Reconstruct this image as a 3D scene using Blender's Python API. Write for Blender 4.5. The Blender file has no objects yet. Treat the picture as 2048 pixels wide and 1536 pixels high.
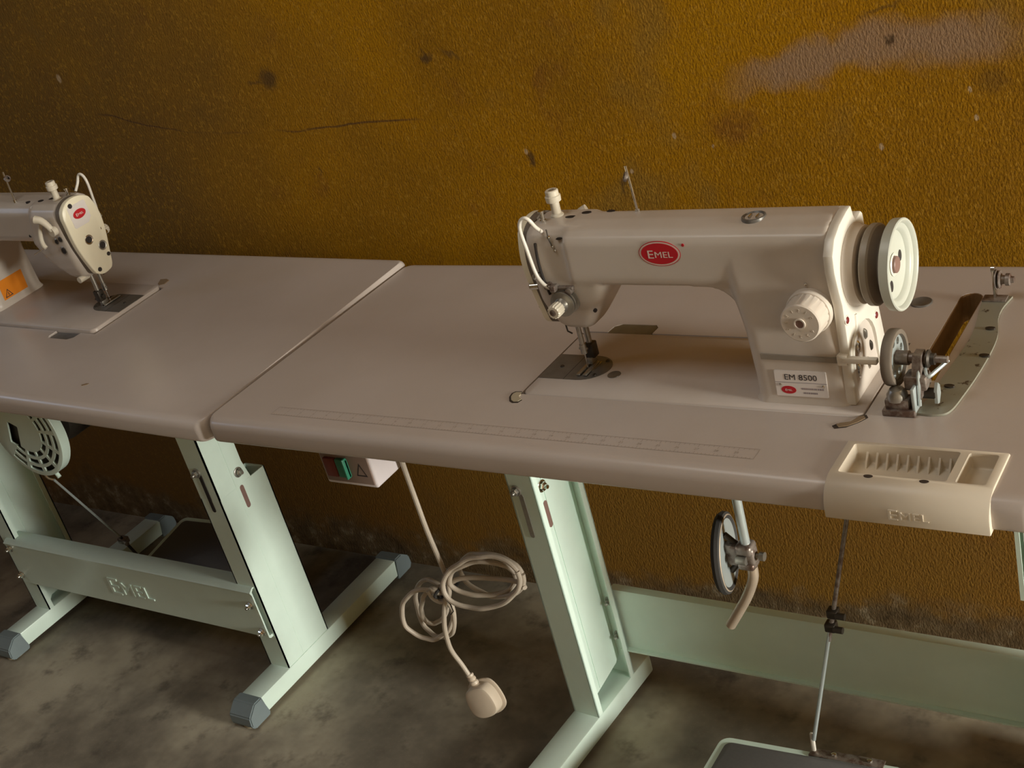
import bpy, bmesh, math, random
from mathutils import Vector, Matrix, Euler

random.seed(7)
scene = bpy.context.scene
COL = scene.collection
PI = math.pi

# ---------------------------------------------------------------- camera
cam_data = bpy.data.cameras.new('camera')
cam = bpy.data.objects.new('camera', cam_data)
COL.objects.link(cam)
_r = Vector((0.820815, 0.51523577, -0.24656608))
_u = Vector((-0.05377153, 0.49945129, 0.86467163))
_f = Vector((-0.5686575, 0.69647721, -0.43766213))
cam.matrix_world = Matrix(((_r.x, _u.x, -_f.x, 1.50411664),
                           (_r.y, _u.y, -_f.y, -1.10567197),
                           (_r.z, _u.z, -_f.z, 1.57622873),
                           (0, 0, 0, 1)))
cam_data.sensor_fit = 'HORIZONTAL'
cam_data.sensor_width = 36.0
cam_data.lens = 36.0 * 2619.876 / 2048.0
cam_data.clip_start = 0.02
scene.camera = cam

# ---------------------------------------------------------------- world, daylight through the openings, added top fill, exposure
world = bpy.data.worlds.new('world')
scene.world = world
world.use_nodes = True
world.node_tree.nodes['Background'].inputs[0].default_value = (0.75, 0.85, 1.0, 1)
world.node_tree.nodes['Background'].inputs[1].default_value = 0.6

ROOM = dict(x0=-2.6, x1=5.2, y0=-2.3, y1=0.625, h=2.7)

def area_light(name, loc, direction, sx, sy, power, color):
    d = bpy.data.lights.new(name, 'AREA')
    d.shape = 'RECTANGLE'
    d.size = sx
    d.size_y = sy
    d.energy = power
    d.color = color
    o = bpy.data.objects.new(name, d)
    COL.objects.link(o)
    o.location = loc
    o.rotation_euler = Vector(direction).to_track_quat('-Z', 'Z').to_euler()
    return o

# open doorway in the right hand wall, small high window on the left, added fill above the ceiling
area_light('daylight_doorway', (5.26, -0.22, 1.02), (-1, 0, 0), 0.84, 2.0, 700, (1.0, 0.975, 0.87))
area_light('daylight_side_window', (-2.66, -0.98, 1.98), (1, 0.3, -0.45), 0.62, 0.46, 5.0, (0.55, 0.72, 1.0))
area_light('added_top_fill', (0.2, -0.45, 2.76), (0, 0, -1), 0.9, 0.6, 7.6, (1.0, 0.96, 0.88))  # unseen overhead light, added to brighten the table tops

scene.cycles.max_bounces = 5
scene.cycles.diffuse_bounces = 4
scene.cycles.glossy_bounces = 3
scene.cycles.transmission_bounces = 2
scene.cycles.caustics_reflective = False
scene.cycles.caustics_refractive = False
scene.view_settings.view_transform = 'Standard'
scene.view_settings.look = 'None'
scene.view_settings.gamma = 1.0
scene.view_settings.use_curve_mapping = False
scene.view_settings.exposure = 0.0

# ---------------------------------------------------------------- material helpers
class NT:
    def __init__(self, name):
        self.mat = bpy.data.materials.new(name)
        self.mat.use_nodes = True
        self.t = self.mat.node_tree
        self.n = self.t.nodes
        self.bsdf = self.n['Principled BSDF']
    def node(self, typ, **kw):
        nd = self.n.new(typ)
        for k, v in kw.items():
            setattr(nd, k, v)
        return nd
    def link(self, a, b):
        self.t.links.new(a, b)
    def setin(self, sock, v):
        if hasattr(v, 'is_output') or isinstance(v, bpy.types.NodeSocket):
            self.link(v, sock)
        else:
            sock.default_value = v
    def math(self, op, a, b=None, c=None, clamp=False):
        nd = self.node('ShaderNodeMath', operation=op, use_clamp=clamp)
        self.setin(nd.inputs[0], a)
        if b is not None:
            self.setin(nd.inputs[1], b)
        if c is not None:
            self.setin(nd.inputs[2], c)
        return nd.outputs[0]
    def coord(self):
        nd = self.node('ShaderNodeTexCoord')
        return nd.outputs['Object']
    def geo(self):
        return self.node('ShaderNodeNewGeometry').outputs['Position']
    def sep(self, v):
        nd = self.node('ShaderNodeSeparateXYZ')
        self.link(v, nd.inputs[0])
        return nd.outputs
    def noise(self, v, scale, detail=4, rough=0.55, dist=0.0):
        nd = self.node('ShaderNodeTexNoise')
        self.link(v, nd.inputs['Vector'])
        nd.inputs['Scale'].default_value = scale
        nd.inputs['Detail'].default_value = detail
        nd.inputs['Roughness'].default_value = rough
        nd.inputs['Distortion'].default_value = dist
        return nd.outputs['Fac']
    def ramp(self, f, stops):
        nd = self.node('ShaderNodeValToRGB')
        self.link(f, nd.inputs[0])
        cr = nd.color_ramp
        while len(cr.elements) < len(stops):
            cr.elements.new(0.5)
        for e, (p, c) in zip(cr.elements, stops):
            e.position = p
            e.color = c if len(c) == 4 else (*c, 1)
        return nd.outputs[0]
    def smooth(self, f, lo, hi, to0=0.0, to1=1.0):
        nd = self.node('ShaderNodeMapRange', interpolation_type='SMOOTHSTEP')
        self.link(f, nd.inputs[0])
        nd.inputs[1].default_value = lo
        nd.inputs[2].default_value = hi
        nd.inputs[3].default_value = to0
        nd.inputs[4].default_value = to1
        return nd.outputs[0]
    def mix(self, f, a, b):
        nd = self.node('ShaderNodeMix', data_type='RGBA')
        self.setin(nd.inputs[0], f)
        for s, v in ((nd.inputs[6], a), (nd.inputs[7], b)):
            if isinstance(v, bpy.types.NodeSocket):
                self.link(v, s)
            else:
                s.default_value = (*v[:3], 1)
        return nd.outputs[2]
    def bump(self, h, strength, dist=0.01, normal=None):
        nd = self.node('ShaderNodeBump')
        nd.inputs['Strength'].default_value = strength
        nd.inputs['Distance'].default_value = dist
        self.link(h, nd.inputs['Height'])
        if normal is not None:
            self.link(normal, nd.inputs['Normal'])
        return nd.outputs[0]
    def out(self, color=None, rough=None, metal=None, normal=None, spec=None):
        b = self.bsdf
        if color is not None:
            if isinstance(color, bpy.types.NodeSocket):
                self.link(color, b.inputs['Base Color'])
            else:
                b.inputs['Base Color'].default_value = (*color[:3], 1)
        if rough is not None:
            self.setin(b.inputs['Roughness'], rough)
        if metal is not None:
            self.setin(b.inputs['Metallic'], metal)
        if spec is not None:
            b.inputs['Specular IOR Level'].default_value = spec
        if normal is not None:
            self.link(normal, b.inputs['Normal'])
        return self.mat

def plain(name, color, rough=0.5, metal=0.0, var=0.08, scale=60, bump=0.0, spec=0.5):
    t = NT(name)
    co = t.coord()
    n = t.noise(co, scale, 4, 0.6)
    lo = tuple(c * (1 - var) for c in color)
    hi = tuple(min(1, c * (1 + var)) for c in color)
    c = t.mix(n, lo, hi)
    nm = None
    if bump > 0:
        nm = t.bump(t.noise(co, scale * 4, 3), bump, 0.001)
    return t.out(c, rough, metal, nm, spec)

MAT = {}
# white laminate of the table tops: faint speckle, some grime
t = NT('laminate')
co = t.coord()
n1 = t.noise(co, 3.0, 5, 0.6)
n2 = t.noise(co, 420.0, 2, 0.5)
c = t.mix(t.smooth(n1, 0.35, 0.7), (0.54, 0.475, 0.435), (0.50, 0.435, 0.39))
c = t.mix(t.math('MULTIPLY', t.smooth(n2, 0.55, 0.75), 0.10), c, (0.40, 0.34, 0.30))
MAT['laminate'] = t.out(c, 0.29, 0.0, None, 0.42)

# machine enamel
t = NT('enamel')
co = t.coord()
n1 = t.noise(co, 9.0, 5, 0.6)
n2 = t.noise(co, 300.0, 2)
c = t.mix(t.smooth(n1, 0.35, 0.75), (0.575, 0.515, 0.455), (0.525, 0.46, 0.395))
MAT['enamel'] = t.out(c, 0.33, 0.0, t.bump(n2, 0.03, 0.0005), 0.45)

t = NT('bed_enamel')
co = t.coord()
n1 = t.noise(co, 7.0, 5, 0.6)
n2 = t.noise(co, 18.0, 4, 0.6)
c = t.mix(t.smooth(n1, 0.35, 0.75), (0.52, 0.46, 0.42), (0.48, 0.41, 0.355))
c = t.mix(t.math('MULTIPLY', t.smooth(n2, 0.6, 0.75), 0.25), c, (0.36, 0.25, 0.16))
MAT['bed'] = t.out(c, 0.35, 0.0, None, 0.45)

MAT['white_enamel'] = plain('white_enamel', (0.74, 0.70, 0.62), 0.28, 0, 0.04)
MAT['mint'] = plain('mint_paint', (0.69, 0.835, 0.75), 0.3, 0, 0.05, 25, 0.02)
MAT['pulley_paint'] = plain('pulley_paint', (0.50, 0.52, 0.46), 0.35, 0, 0.05, 40)
MAT['cream'] = plain('cream_plastic', (0.62, 0.56, 0.45), 0.42, 0, 0.05)
MAT['dial'] = plain('dial_plastic', (0.60, 0.53, 0.455), 0.42, 0, 0.04)
MAT['tray'] = plain('beige_plastic', (0.66, 0.585, 0.475), 0.38, 0, 0.05, 20)
MAT['faceplate'] = plain('ivory_enamel', (0.84, 0.78, 0.60), 0.35, 0, 0.03, 20)
MAT['steel'] = plain('dull_steel', (0.40, 0.38, 0.34), 0.35, 0.85, 0.25, 120)
MAT['plate_steel'] = plain('plate_steel', (0.165, 0.155, 0.14), 0.42, 0.35, 0.45, 45)
MAT['chrome'] = plain('chrome', (0.75, 0.73, 0.68), 0.14, 1.0, 0.05)
MAT['dark'] = plain('dark_metal', (0.055, 0.045, 0.035), 0.45, 0.5, 0.3)
MAT['hole'] = plain('hole_black', (0.02, 0.014, 0.012), 0.7, 0, 0.2)
MAT['gap'] = plain('gap_brown', (0.045, 0.03, 0.02), 0.8, 0, 0.3)
MAT['red_screw'] = plain('red_lacquer', (0.16, 0.02, 0.02), 0.4, 0, 0.1)
MAT['hub_brown'] = plain('brown_cap', (0.22, 0.13, 0.11), 0.45, 0, 0.1)
MAT['belt_dark'] = plain('pulley_groove', (0.16, 0.13, 0.10), 0.6, 0.1, 0.2)
MAT['pulley_brown'] = plain('pulley_body', (0.27, 0.235, 0.19), 0.45, 0.1, 0.12)
MAT['red'] = plain('logo_red', (0.50, 0.012, 0.022), 0.4, 0, 0.05)
MAT['white'] = plain('sticker_white', (0.74, 0.69, 0.66), 0.4, 0, 0.03)
MAT['pinkwhite'] = plain('logo_white', (0.66, 0.55, 0.49), 0.4, 0, 0.03)
MAT['black'] = plain('print_black', (0.035, 0.03, 0.035), 0.5, 0, 0.1)
MAT['print_grey'] = plain('print_grey', (0.30, 0.26, 0.28), 0.5, 0, 0.1)
MAT['print_brown'] = plain('print_brown', (0.36, 0.295, 0.245), 0.5, 0, 0.2)
MAT['orange'] = plain('warning_orange', (0.80, 0.25, 0.012), 0.45, 0, 0.06)
MAT['green'] = plain('green_button', (0.03, 0.20, 0.12), 0.4, 0, 0.1)
MAT['redbutton'] = plain('red_button', (0.16, 0.03, 0.02), 0.4, 0, 0.1)
MAT['switch_face'] = plain('switch_face', (0.25, 0.18, 0.15), 0.5, 0, 0.1)
MAT['switch_box'] = plain('switch_plastic', (0.72, 0.66, 0.68), 0.4, 0, 0.03)
MAT['cable'] = plain('cable_grey', (0.43, 0.37, 0.30), 0.5, 0, 0.12, 80)
MAT['plug'] = plain('plug_plastic', (0.50, 0.42, 0.33), 0.45, 0, 0.08, 30)
MAT['cap_grey'] = plain('cap_grey', (0.17, 0.21, 0.22), 0.5, 0, 0.1, 30)
MAT['felt'] = plain('cushion_felt', (0.42, 0.36, 0.25), 0.8, 0, 0.12, 90)
MAT['felt_dark'] = plain('cushion_brown', (0.24, 0.165, 0.095), 0.75, 0, 0.15, 90)
MAT['hinge_olive'] = plain('hinge_olive', (0.15, 0.115, 0.06), 0.6, 0, 0.3, 60)
MAT['raw_wood'] = plain('raw_wood', (0.20, 0.105, 0.035), 0.8, 0, 0.25, 120)
MAT['rubber'] = plain('black_rubber', (0.03, 0.028, 0.026), 0.7, 0, 0.2)
MAT['mat_grey'] = plain('pedal_mat', (0.13, 0.125, 0.125), 0.6, 0, 0.15, 200, 0.3)
MAT['galv'] = plain('galvanised_rod', (0.50, 0.56, 0.56), 0.35, 0.5, 0.1)
MAT['brass_rod'] = plain('dull_rod', (0.55, 0.45, 0.35), 0.38, 0.5, 0.12)
MAT['winder_plate'] = None
t = NT('chipped_green_paint')
co = t.coord()
n = t.noise(co, 55.0, 5, 0.65)
c = t.mix(t.smooth(n, 0.60, 0.66), (0.30, 0.295, 0.235), (0.08, 0.06, 0.04))
MAT['winder_plate'] = t.out(c, 0.4, 0.15)
t = NT('rusty_steel')
co = t.coord()
n = t.noise(co, 70.0, 5, 0.65)
c = t.mix(t.smooth(n, 0.4, 0.65), (0.28, 0.24, 0.21), (0.13, 0.08, 0.06))
MAT['rusty'] = t.out(c, 0.42, 0.55)

# ---------------------------------------------------------------- wall, floor materials
def wall_material():
    t = NT('ochre_plaster')
    P = t.geo()
    s = t.sep(P)
    X, Z = s[0], s[2]
    big = t.noise(P, 1.3, 3, 0.6)
    mid = t.noise(P, 7.0, 4, 0.65)
    fine = t.noise(P, 140.0, 2, 0.6)
    grit = t.noise(P, 330.0, 1, 0.6)
    c = t.ramp(big, [(0.30, (0.22, 0.105, 0.006)), (0.5, (0.33, 0.155, 0.003)), (0.7, (0.36, 0.185, 0.004))])
    # grimy reddish and greenish clouds
    c = t.mix(t.math('MULTIPLY', t.smooth(mid, 0.56, 0.76), 0.65), c, (0.16, 0.062, 0.016))
    g2 = t.noise(P, 4.1, 3, 0.6)
    c = t.mix(t.math('MULTIPLY', t.smooth(g2, 0.58, 0.72), 0.5), c, (0.20, 0.125, 0.03))
    # light falloff painted into the colour: wall darker and greyer towards the left
    left_shade = t.math('ADD', X, t.math('MULTIPLY', t.math('SUBTRACT', t.noise(P, 2.2, 3, 0.62), 0.5), 1.3))
    c = t.mix(t.smooth(left_shade, -0.95, 0.05, 0.88, 0.0), c, (0.120, 0.070, 0.022))
    # sand grain
    c = t.mix(t.math('MULTIPLY', t.smooth(fine, 0.52, 0.70), 0.38), c, (0.43, 0.235, 0.03))
    c = t.mix(t.math('MULTIPLY', t.smooth(grit, 0.50, 0.66), 0.45), c, (0.15, 0.065, 0.008))
    # worn greyish patch high on the right
    # patches, stains and chips: ellipses in the plane of the wall with ragged outlines
    def warp(scale, amp):
        nd = t.node('ShaderNodeTexNoise')
        t.link(P, nd.inputs['Vector'])
        nd.inputs['Scale'].default_value = scale
        nd.inputs['Detail'].default_value = 2
        a = t.node('ShaderNodeVectorMath', operation='SUBTRACT')
        t.link(nd.outputs['Color'], a.inputs[0])
        a.inputs[1].default_value = (0.5, 0.5, 0.5)
        b_ = t.node('ShaderNodeVectorMath', operation='MULTIPLY_ADD')
        t.link(a.outputs[0], b_.inputs[0])
        b_.inputs[1].default_value = (amp, 0.0, amp)
        t.link(P, b_.inputs[2])
        return b_.outputs[0]
    def blob(vec, cx, cz, rx, rz, slope, edge, k):
        mpn = t.node('ShaderNodeMapping', vector_type='TEXTURE')
        t.link(vec, mpn.inputs['Vector'])
        mpn.inputs['Location'].default_value = (cx, R_Y1, cz)
        mpn.inputs['Rotation'].default_value = (0, -math.atan(slope), 0)
        mpn.inputs['Scale'].default_value = (rx, 1.0, rz)
        ln = t.node('ShaderNodeVectorMath', operation='LENGTH')
        t.link(mpn.outputs[0], ln.inputs[0])
        return t.smooth(ln.outputs['Value'], 1.0 - edge, 1.0 + edge, k, 0.0)
    R_Y1 = ROOM['y1']
    def union(ms):
        m = ms[0]
        for q_ in ms[1:]:
            m = t.math('MAXIMUM', m, q_)
        return m
    wide = warp(22.0, 0.055)
    patch = union([blob(wide, 0.80, 1.063, 0.135, 0.026, 0.22, 0.5, 0.75), blob(wide, 0.94, 1.072, 0.11, 0.030, -0.05, 0.6, 0.75)])
    c = t.mix(patch, c, (0.27, 0.178, 0.118))
    tight = warp(80.0, 0.022)
    stains = union([blob(tight, *a) for a in ((-0.268, 1.117, 0.020, 0.018, 0.2, 0.6, 0.72), (-0.30, 1.112, 0.02, 0.004, 0.1, 0.6, 0.55),
                                    (0.105, 1.124, 0.010, 0.009, 0, 0.6, 0.75), (0.155, 1.125, 0.02, 0.005, -0.4, 0.6, 0.5),
                                    (0.89, 1.076, 0.006, 0.006, 0, 0.6, 0.85),
                                    (0.265, 0.936, 0.005, 0.016, 0, 0.6, 0.75), (0.885, 1.12, 0.03, 0.004, 0.25, 0.6, 0.5),
                                    (0.43, 0.885, 0.006, 0.014, -0.3, 0.6, 0.6),
                                    (1.02, 1.01, 0.02, 0.016, 0, 0.6, 0.35), (-0.215, 0.935, 0.003, 0.008, 0, 0.6, 0.6))])
    c = t.mix(stains, c, (0.06, 0.036, 0.018))
    fine_w = warp(200.0, 0.004)
    chips = union([blob(fine_w, cx, cz, r, r * 1.4, 0, 0.4, 0.75) for (cx, cz, r) in ((0.538, 0.960, 0.0032), (0.60, 0.94, 0.0022), (0.258, 0.948, 0.0035),
                        (0.45, 0.905, 0.0028), (-0.855, 1.165, 0.006), (0.995, 0.96, 0.0028), (0.86, 0.925, 0.0035), (0.99, 1.0, 0.0028))])
    c = t.mix(chips, c, (0.45, 0.33, 0.20))
    # long hairline crack
    wob = t.math('MULTIPLY', t.math('SUBTRACT', t.noise(P, 6.0, 3, 0.5), 0.5), 0.035)
    dip = t.math('MULTIPLY', t.smooth(X, -0.80, -0.50, 1.0, 0.0), 0.055)
    cz = t.math('ADD', t.math('ADD', wob, dip), t.math('MULTIPLY_ADD', X, -0.012, 1.017))
    d = t.math('ABSOLUTE', t.math('SUBTRACT', Z, cz))
    line = t.smooth(d, 0.0005, 0.0030, 1.0, 0.0)
    rng = t.math('MULTIPLY', t.smooth(X, -0.80, -0.74), t.smooth(X, 0.0, 0.09, 1.0, 0.0))
    brk = t.smooth(t.noise(P, 5.5, 2, 0.5), 0.40, 0.52)
    line = t.math('MULTIPLY', t.math('MULTIPLY', line, rng), brk)
    c = t.mix(t.math('MULTIPLY', line, 0.7), c, (0.06, 0.03, 0.02))
    # lower part of the wall: darker splashed paint, bare render near the floor
    edge = t.math('ADD', Z, t.math('MULTIPLY', t.math('SUBTRACT', t.noise(P, 5.0, 4, 0.65), 0.5), 0.30))
    low = t.smooth(edge, 0.30, 0.62, 1.0, 0.0)
    c = t.mix(t.math('MULTIPLY', low, 0.6), c, (0.20, 0.105, 0.035))
    bare = t.smooth(edge, 0.045, 0.125, 1.0, 0.0)
    rough_c = t.ramp(t.noise(P, 24.0, 4, 0.7), [(0.3, (0.075, 0.048, 0.024)), (0.55, (0.165, 0.112, 0.058)), (0.72, (0.34, 0.28, 0.19))])
    c = t.mix(bare, c, rough_c)
    gr = t.smooth(edge, 0.08, 0.30, 1.0, 0.0)
    # relief: trowelled sand texture stretched a little in height
    mp = t.node('ShaderNodeMapping')
    t.link(P, mp.inputs['Vector'])
    mp.inputs['Scale'].default_value = (1.0, 1.0, 0.55)
    h1 = t.noise(mp.outputs[0], 290.0, 2, 0.65)
    nm = t.bump(h1, 0.62, 0.0022)
    return t.out(c, 0.85, 0, nm, 0.08)
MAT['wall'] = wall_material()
MAT['wall_plain'] = plain('ochre_plaster_plain', (0.30, 0.145, 0.004), 0.85, 0, 0.25, 3, 0, 0.08)
MAT['side_wall'] = plain('side_wall_plaster', (0.21, 0.15, 0.085), 0.85, 0, 0.2, 6)
MAT['ceiling'] = plain('ceiling_boards', (0.30, 0.26, 0.21), 0.85, 0, 0.15, 5)

def floor_material():
    t = NT('stained_concrete')
    P = t.geo()
    a = t.noise(P, 2.6, 5, 0.62)
    b = t.noise(P, 11.0, 4, 0.65)
    f = t.noise(P, 160.0, 3, 0.6)
    c = t.ramp(a, [(0.30, (0.08, 0.066, 0.05)), (0.46, (0.21, 0.182, 0.138)), (0.60, (0.40, 0.355, 0.265)), (0.78, (0.50, 0.45, 0.34))])
    c = t.mix(t.math('MULTIPLY', t.smooth(b, 0.52, 0.72), 0.6), c, (0.06, 0.05, 0.04))
    c = t.mix(t.math('MULTIPLY', t.smooth(f, 0.55, 0.75), 0.3), c, (0.32, 0.26, 0.19))
    nm = t.bump(f, 0.3, 0.0012)
    return t.out(c, t.smooth(b, 0.3, 0.7, 0.55, 0.85), 0, nm, 0.3)
MAT['floor'] = floor_material()

# ---------------------------------------------------------------- mesh helpers
def new_bm():
    return bmesh.new()

def finish(bm, smooth=35):
    me = bpy.data.meshes.new('m')
    bmesh.ops.recalc_face_normals(bm, faces=bm.faces[:])
    bm.to_mesh(me)
    bm.free()
    if smooth:
        for p in me.polygons:
            p.use_smooth = True
        me.set_sharp_from_angle(angle=math.radians(smooth))
    return me

def box(bm, lo, hi, bev=0.0, seg=2, M=None):
    r = bmesh.ops.create_cube(bm, size=1.0)
    vs = r['verts']
    lo = Vector(lo); hi = Vector(hi)
    for v in vs:
        v.co = Vector(((v.co.x + .5) * (hi.x - lo.x) + lo.x, (v.co.y + .5) * (hi.y - lo.y) + lo.y, (v.co.z + .5) * (hi.z - lo.z) + lo.z))
    if bev > 0:
        es = list({e for v in vs for e in v.link_edges})
        rr = bmesh.ops.bevel(bm, geom=es, offset=bev, segments=seg, affect='EDGES', profile=0.5)
        vs = list({v for f in rr['faces'] for v in f.verts} | {v for v in vs if v.is_valid})
    if M is not None:
        bmesh.ops.transform(bm, matrix=M, verts=vs)
    return vs

def frame(a, b):
    z = (Vector(b) - Vector(a)).normalized()
    q = z.to_track_quat('Z', 'Y').to_matrix().to_4x4()
    return Matrix.Translation(Vector(a)) @ q

def cyl(bm, a, b, r0, r1=None, n=24, caps=True):
    r1 = r0 if r1 is None else r1
    L = (Vector(b) - Vector(a)).length
    M = frame(a, b)
    r = bmesh.ops.create_cone(bm, cap_ends=caps, segments=n, radius1=r0, radius2=r1, depth=L,
                              matrix=M @ Matrix.Translation((0, 0, L / 2)))
    return r['verts']

def lathe(bm, a, b, prof, n=40, sx=1.0, sy=1.0):
    """prof: list of (radius, height along a->b). Open ends are closed when radius is 0."""
    M = frame(a, b)
    rings = []
    for (r, h) in prof:
        if r <= 1e-7:
            rings.append([bm.verts.new(M @ Vector((0, 0, h)))])
        else:
            rings.append([bm.verts.new(M @ Vector((sx * r * math.cos(2 * PI * i / n), sy * r * math.sin(2 * PI * i / n), h))) for i in range(n)])
    for A, B in zip(rings, rings[1:]):
        for i in range(n):
            j = (i + 1) % n
            if len(A) == 1 and len(B) == 1:
                continue
            if len(A) == 1:
                bm.faces.new((A[0], B[i], B[j]))
            elif len(B) == 1:
                bm.faces.new((A[i], A[j], B[0]))
            else:
                bm.faces.new((A[i], A[j], B[j], B[i]))

def tube(bm, pts, r, n=12, caps=True):
    pts = [Vector(p) for p in pts]
    rad = r if isinstance(r, (list, tuple)) else [r] * len(pts)
    up = None
    rings = []
    for i, p in enumerate(pts):
        t = (pts[min(i + 1, len(pts) - 1)] - pts[max(i - 1, 0)]).normalized()
        if up is None:
            up = t.orthogonal().normalized()
        up = (up - t * up.dot(t))
        up = up.normalized() if up.length > 1e-6 else t.orthogonal().normalized()
        s = t.cross(up)
        rings.append([bm.verts.new(p + (up * math.cos(2 * PI * k / n) + s * math.sin(2 * PI * k / n)) * rad[i]) for k in range(n)])
    for A, B in zip(rings, rings[1:]):
        for k in range(n):
            j = (k + 1) % n
            bm.faces.new((A[k], A[j], B[j], B[k]))
    if caps:
        bm.faces.new(rings[0][::-1])
        bm.faces.new(rings[-1])

def spline(pts, n=8, closed=False):
    pts = [Vector(p) for p in pts]
    out = []
    m = len(pts)
    for i in range(m if closed else m - 1):
        if closed:
            p0, p1, p2, p3 = pts[(i - 1) % m], pts[i], pts[(i + 1) % m], pts[(i + 2) % m]
        else:
            p0, p1, p2, p3 = pts[max(i - 1, 0)], pts[i], pts[i + 1], pts[min(i + 2, m - 1)]
        for k in range(n):
            t = k / n
            out.append(0.5 * ((2 * p1) + (-p0 + p2) * t + (2 * p0 - 5 * p1 + 4 * p2 - p3) * t * t + (-p0 + 3 * p1 - 3 * p2 + p3) * t ** 3))
    if not closed:
        out.append(pts[-1])
    return out

def prism(bm, poly, axis, lo, hi):
    """extrude a 2D polygon along axis ('x','y','z') between lo and hi."""
    def mk(p, h):
        if axis == 'x':
            return Vector((h, p[0], p[1]))
        if axis == 'y':
            return Vector((p[0], h, p[1]))
        return Vector((p[0], p[1], h))
    A = [bm.verts.new(mk(p, lo)) for p in poly]
    B = [bm.verts.new(mk(p, hi)) for p in poly]
    n = len(poly)
    bm.faces.new(A)
    bm.faces.new(B[::-1])
    for i in range(n):
        j = (i + 1) % n
        bm.faces.new((A[i], B[i], B[j], A[j]))
    return A + B

def loft(bm, sections):
    """sections: list of rings (lists of Vector) with equal counts, capped."""
    R = [[bm.verts.new(Vector(p)) for p in s] for s in sections]
    n = len(R[0])
    for A, B in zip(R, R[1:]):
        for i in range(n):
            j = (i + 1) % n
            bm.faces.new((A[i], A[j], B[j], B[i]))
    bm.faces.new(R[0][::-1])
    bm.faces.new(R[-1])

def rrect(x0, x1, y0, y1, r, n=5):
    out = []
    for (cx, cy, a0) in ((x1 - r, y0 + r, -PI / 2), (x1 - r, y1 - r, 0), (x0 + r, y1 - r, PI / 2), (x0 + r, y0 + r, PI)):
        for k in range(n + 1):
            a = a0 + PI / 2 * k / n
            out.append((cx + r * math.cos(a), cy + r * math.sin(a)))
    return out

def ellipse(cx, cy, rx, ry, n=40):
    return [(cx + rx * math.cos(2 * PI * k / n), cy + ry * math.sin(2 * PI * k / n)) for k in range(n)]

def evaluated(me, mods):
    """apply modifiers to a mesh through a temporary object."""
    o = bpy.data.objects.new('tmp', me)
    COL.objects.link(o)
    extra = []
    for m in mods:
        md = o.modifiers.new('m', m[0])
        for k, v in m[1].items():
            if k == 'cutter':
                oc = bpy.data.objects.new('tmpc', v)
                COL.objects.link(oc)
                extra.append(oc)
                md.object = oc
            else:
                setattr(md, k, v)
    dg = bpy.context.evaluated_depsgraph_get()
    dg.update()
    res = bpy.data.meshes.new_from_object(o.evaluated_get(dg))
    bpy.data.objects.remove(o)
    for oc in extra:
        bpy.data.objects.remove(oc)
    res.materials.clear()
    return res

def cut(me, cutters):
    mods = [('BOOLEAN', dict(operation='DIFFERENCE', solver='EXACT', cutter=c)) for c in cutters]
    r = evaluated(me, mods)
    for p in r.polygons:
        p.use_smooth = True
    r.set_sharp_from_angle(angle=math.radians(30))
    return r

def text_mesh(body, size, extrude=0.0, offset=0.0, align='CENTER'):
    cu = bpy.data.curves.new('t', 'FONT')
    cu.body = body
    cu.size = size
    cu.extrude = extrude
    cu.offset = offset
    cu.align_x = align
    cu.resolution_u = 3
    o = bpy.data.objects.new('tmp', cu)
    COL.objects.link(o)
    dg = bpy.context.evaluated_depsgraph_get()
    dg.update()
    me = bpy.data.meshes.new_from_object(o.evaluated_get(dg))
    bpy.data.objects.remove(o)
    me.materials.clear()
    return me

def add_mesh(bm, me, M=None):
    n0 = len(bm.verts)
    bm.from_mesh(me)
    bm.verts.ensure_lookup_table()
    if M is not None:
        bmesh.ops.transform(bm, matrix=M, verts=bm.verts[n0:])

def logo_text(bm, h, M, extrude=0.0, offset=0.0):
    """one tall E followed by smaller MEL, centred on the origin of M (x right, y up)."""
    big = text_mesh('E', h * 1.38, extrude, offset, 'LEFT')
    small = text_mesh('MEL', h * 1.02, extrude, offset, 'LEFT')
    w1 = max(v.co.x for v in big.vertices) + 0.06 * h
    w2 = max(v.co.x for v in small.vertices)
    x0 = -(w1 + w2) / 2
    add_mesh(bm, big, M @ Matrix.Translation((x0, -h * 0.5, 0)))
    add_mesh(bm, small, M @ Matrix.Translation((x0 + w1, -h * 0.42, 0)))

def thing(name, label, cat, M=Matrix.Identity(4), group=None):
    o = bpy.data.objects.new(name, None)
    COL.objects.link(o)
    o.empty_display_size = 0.05
    o.matrix_world = M
    o['label'] = label
    o['category'] = cat
    if group:
        o['group'] = group
    o['_m'] = [c for row in M for c in row]
    return o

def rootmat(o):
    r = o
    while r.parent:
        r = r.parent
    v = list(r.get('_m', [c for row in Matrix.Identity(4) for c in row]))
    return Matrix((v[0:4], v[4:8], v[8:12], v[12:16]))

def part(name, me, mat, parent, local=False, label=None, smooth=35):
    """me: bmesh or mesh. Coordinates are world coordinates unless local=True (then the root's own frame)."""
    if isinstance(me, bmesh.types.BMesh):
        me = finish(me, smooth)
    if not local:
        me.transform(rootmat(parent).inverted())
    me.name = name
    me.materials.clear()
    me.materials.append(MAT[mat])
    o = bpy.data.objects.new(name, me)
    COL.objects.link(o)
    o.parent = parent
    if label:
        o['label'] = label
    return o

def structure(name, bm, mat, label=None, cat=None):
    me = finish(bm, 0)
    me.materials.append(MAT[mat])
    o = bpy.data.objects.new(name, me)
    COL.objects.link(o)
    o['kind'] = 'structure'
    if label:
        o['label'] = label
    if cat:
        o['category'] = cat
    return o

def copy_tree(o, parent=None):
    c = o.copy()
    COL.objects.link(c)
    c.parent = parent
    for ch in list(o.children):
        copy_tree(ch, c)
    return c

def T3(x, y, z):
    return Matrix.Translation((x, y, z))

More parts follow.
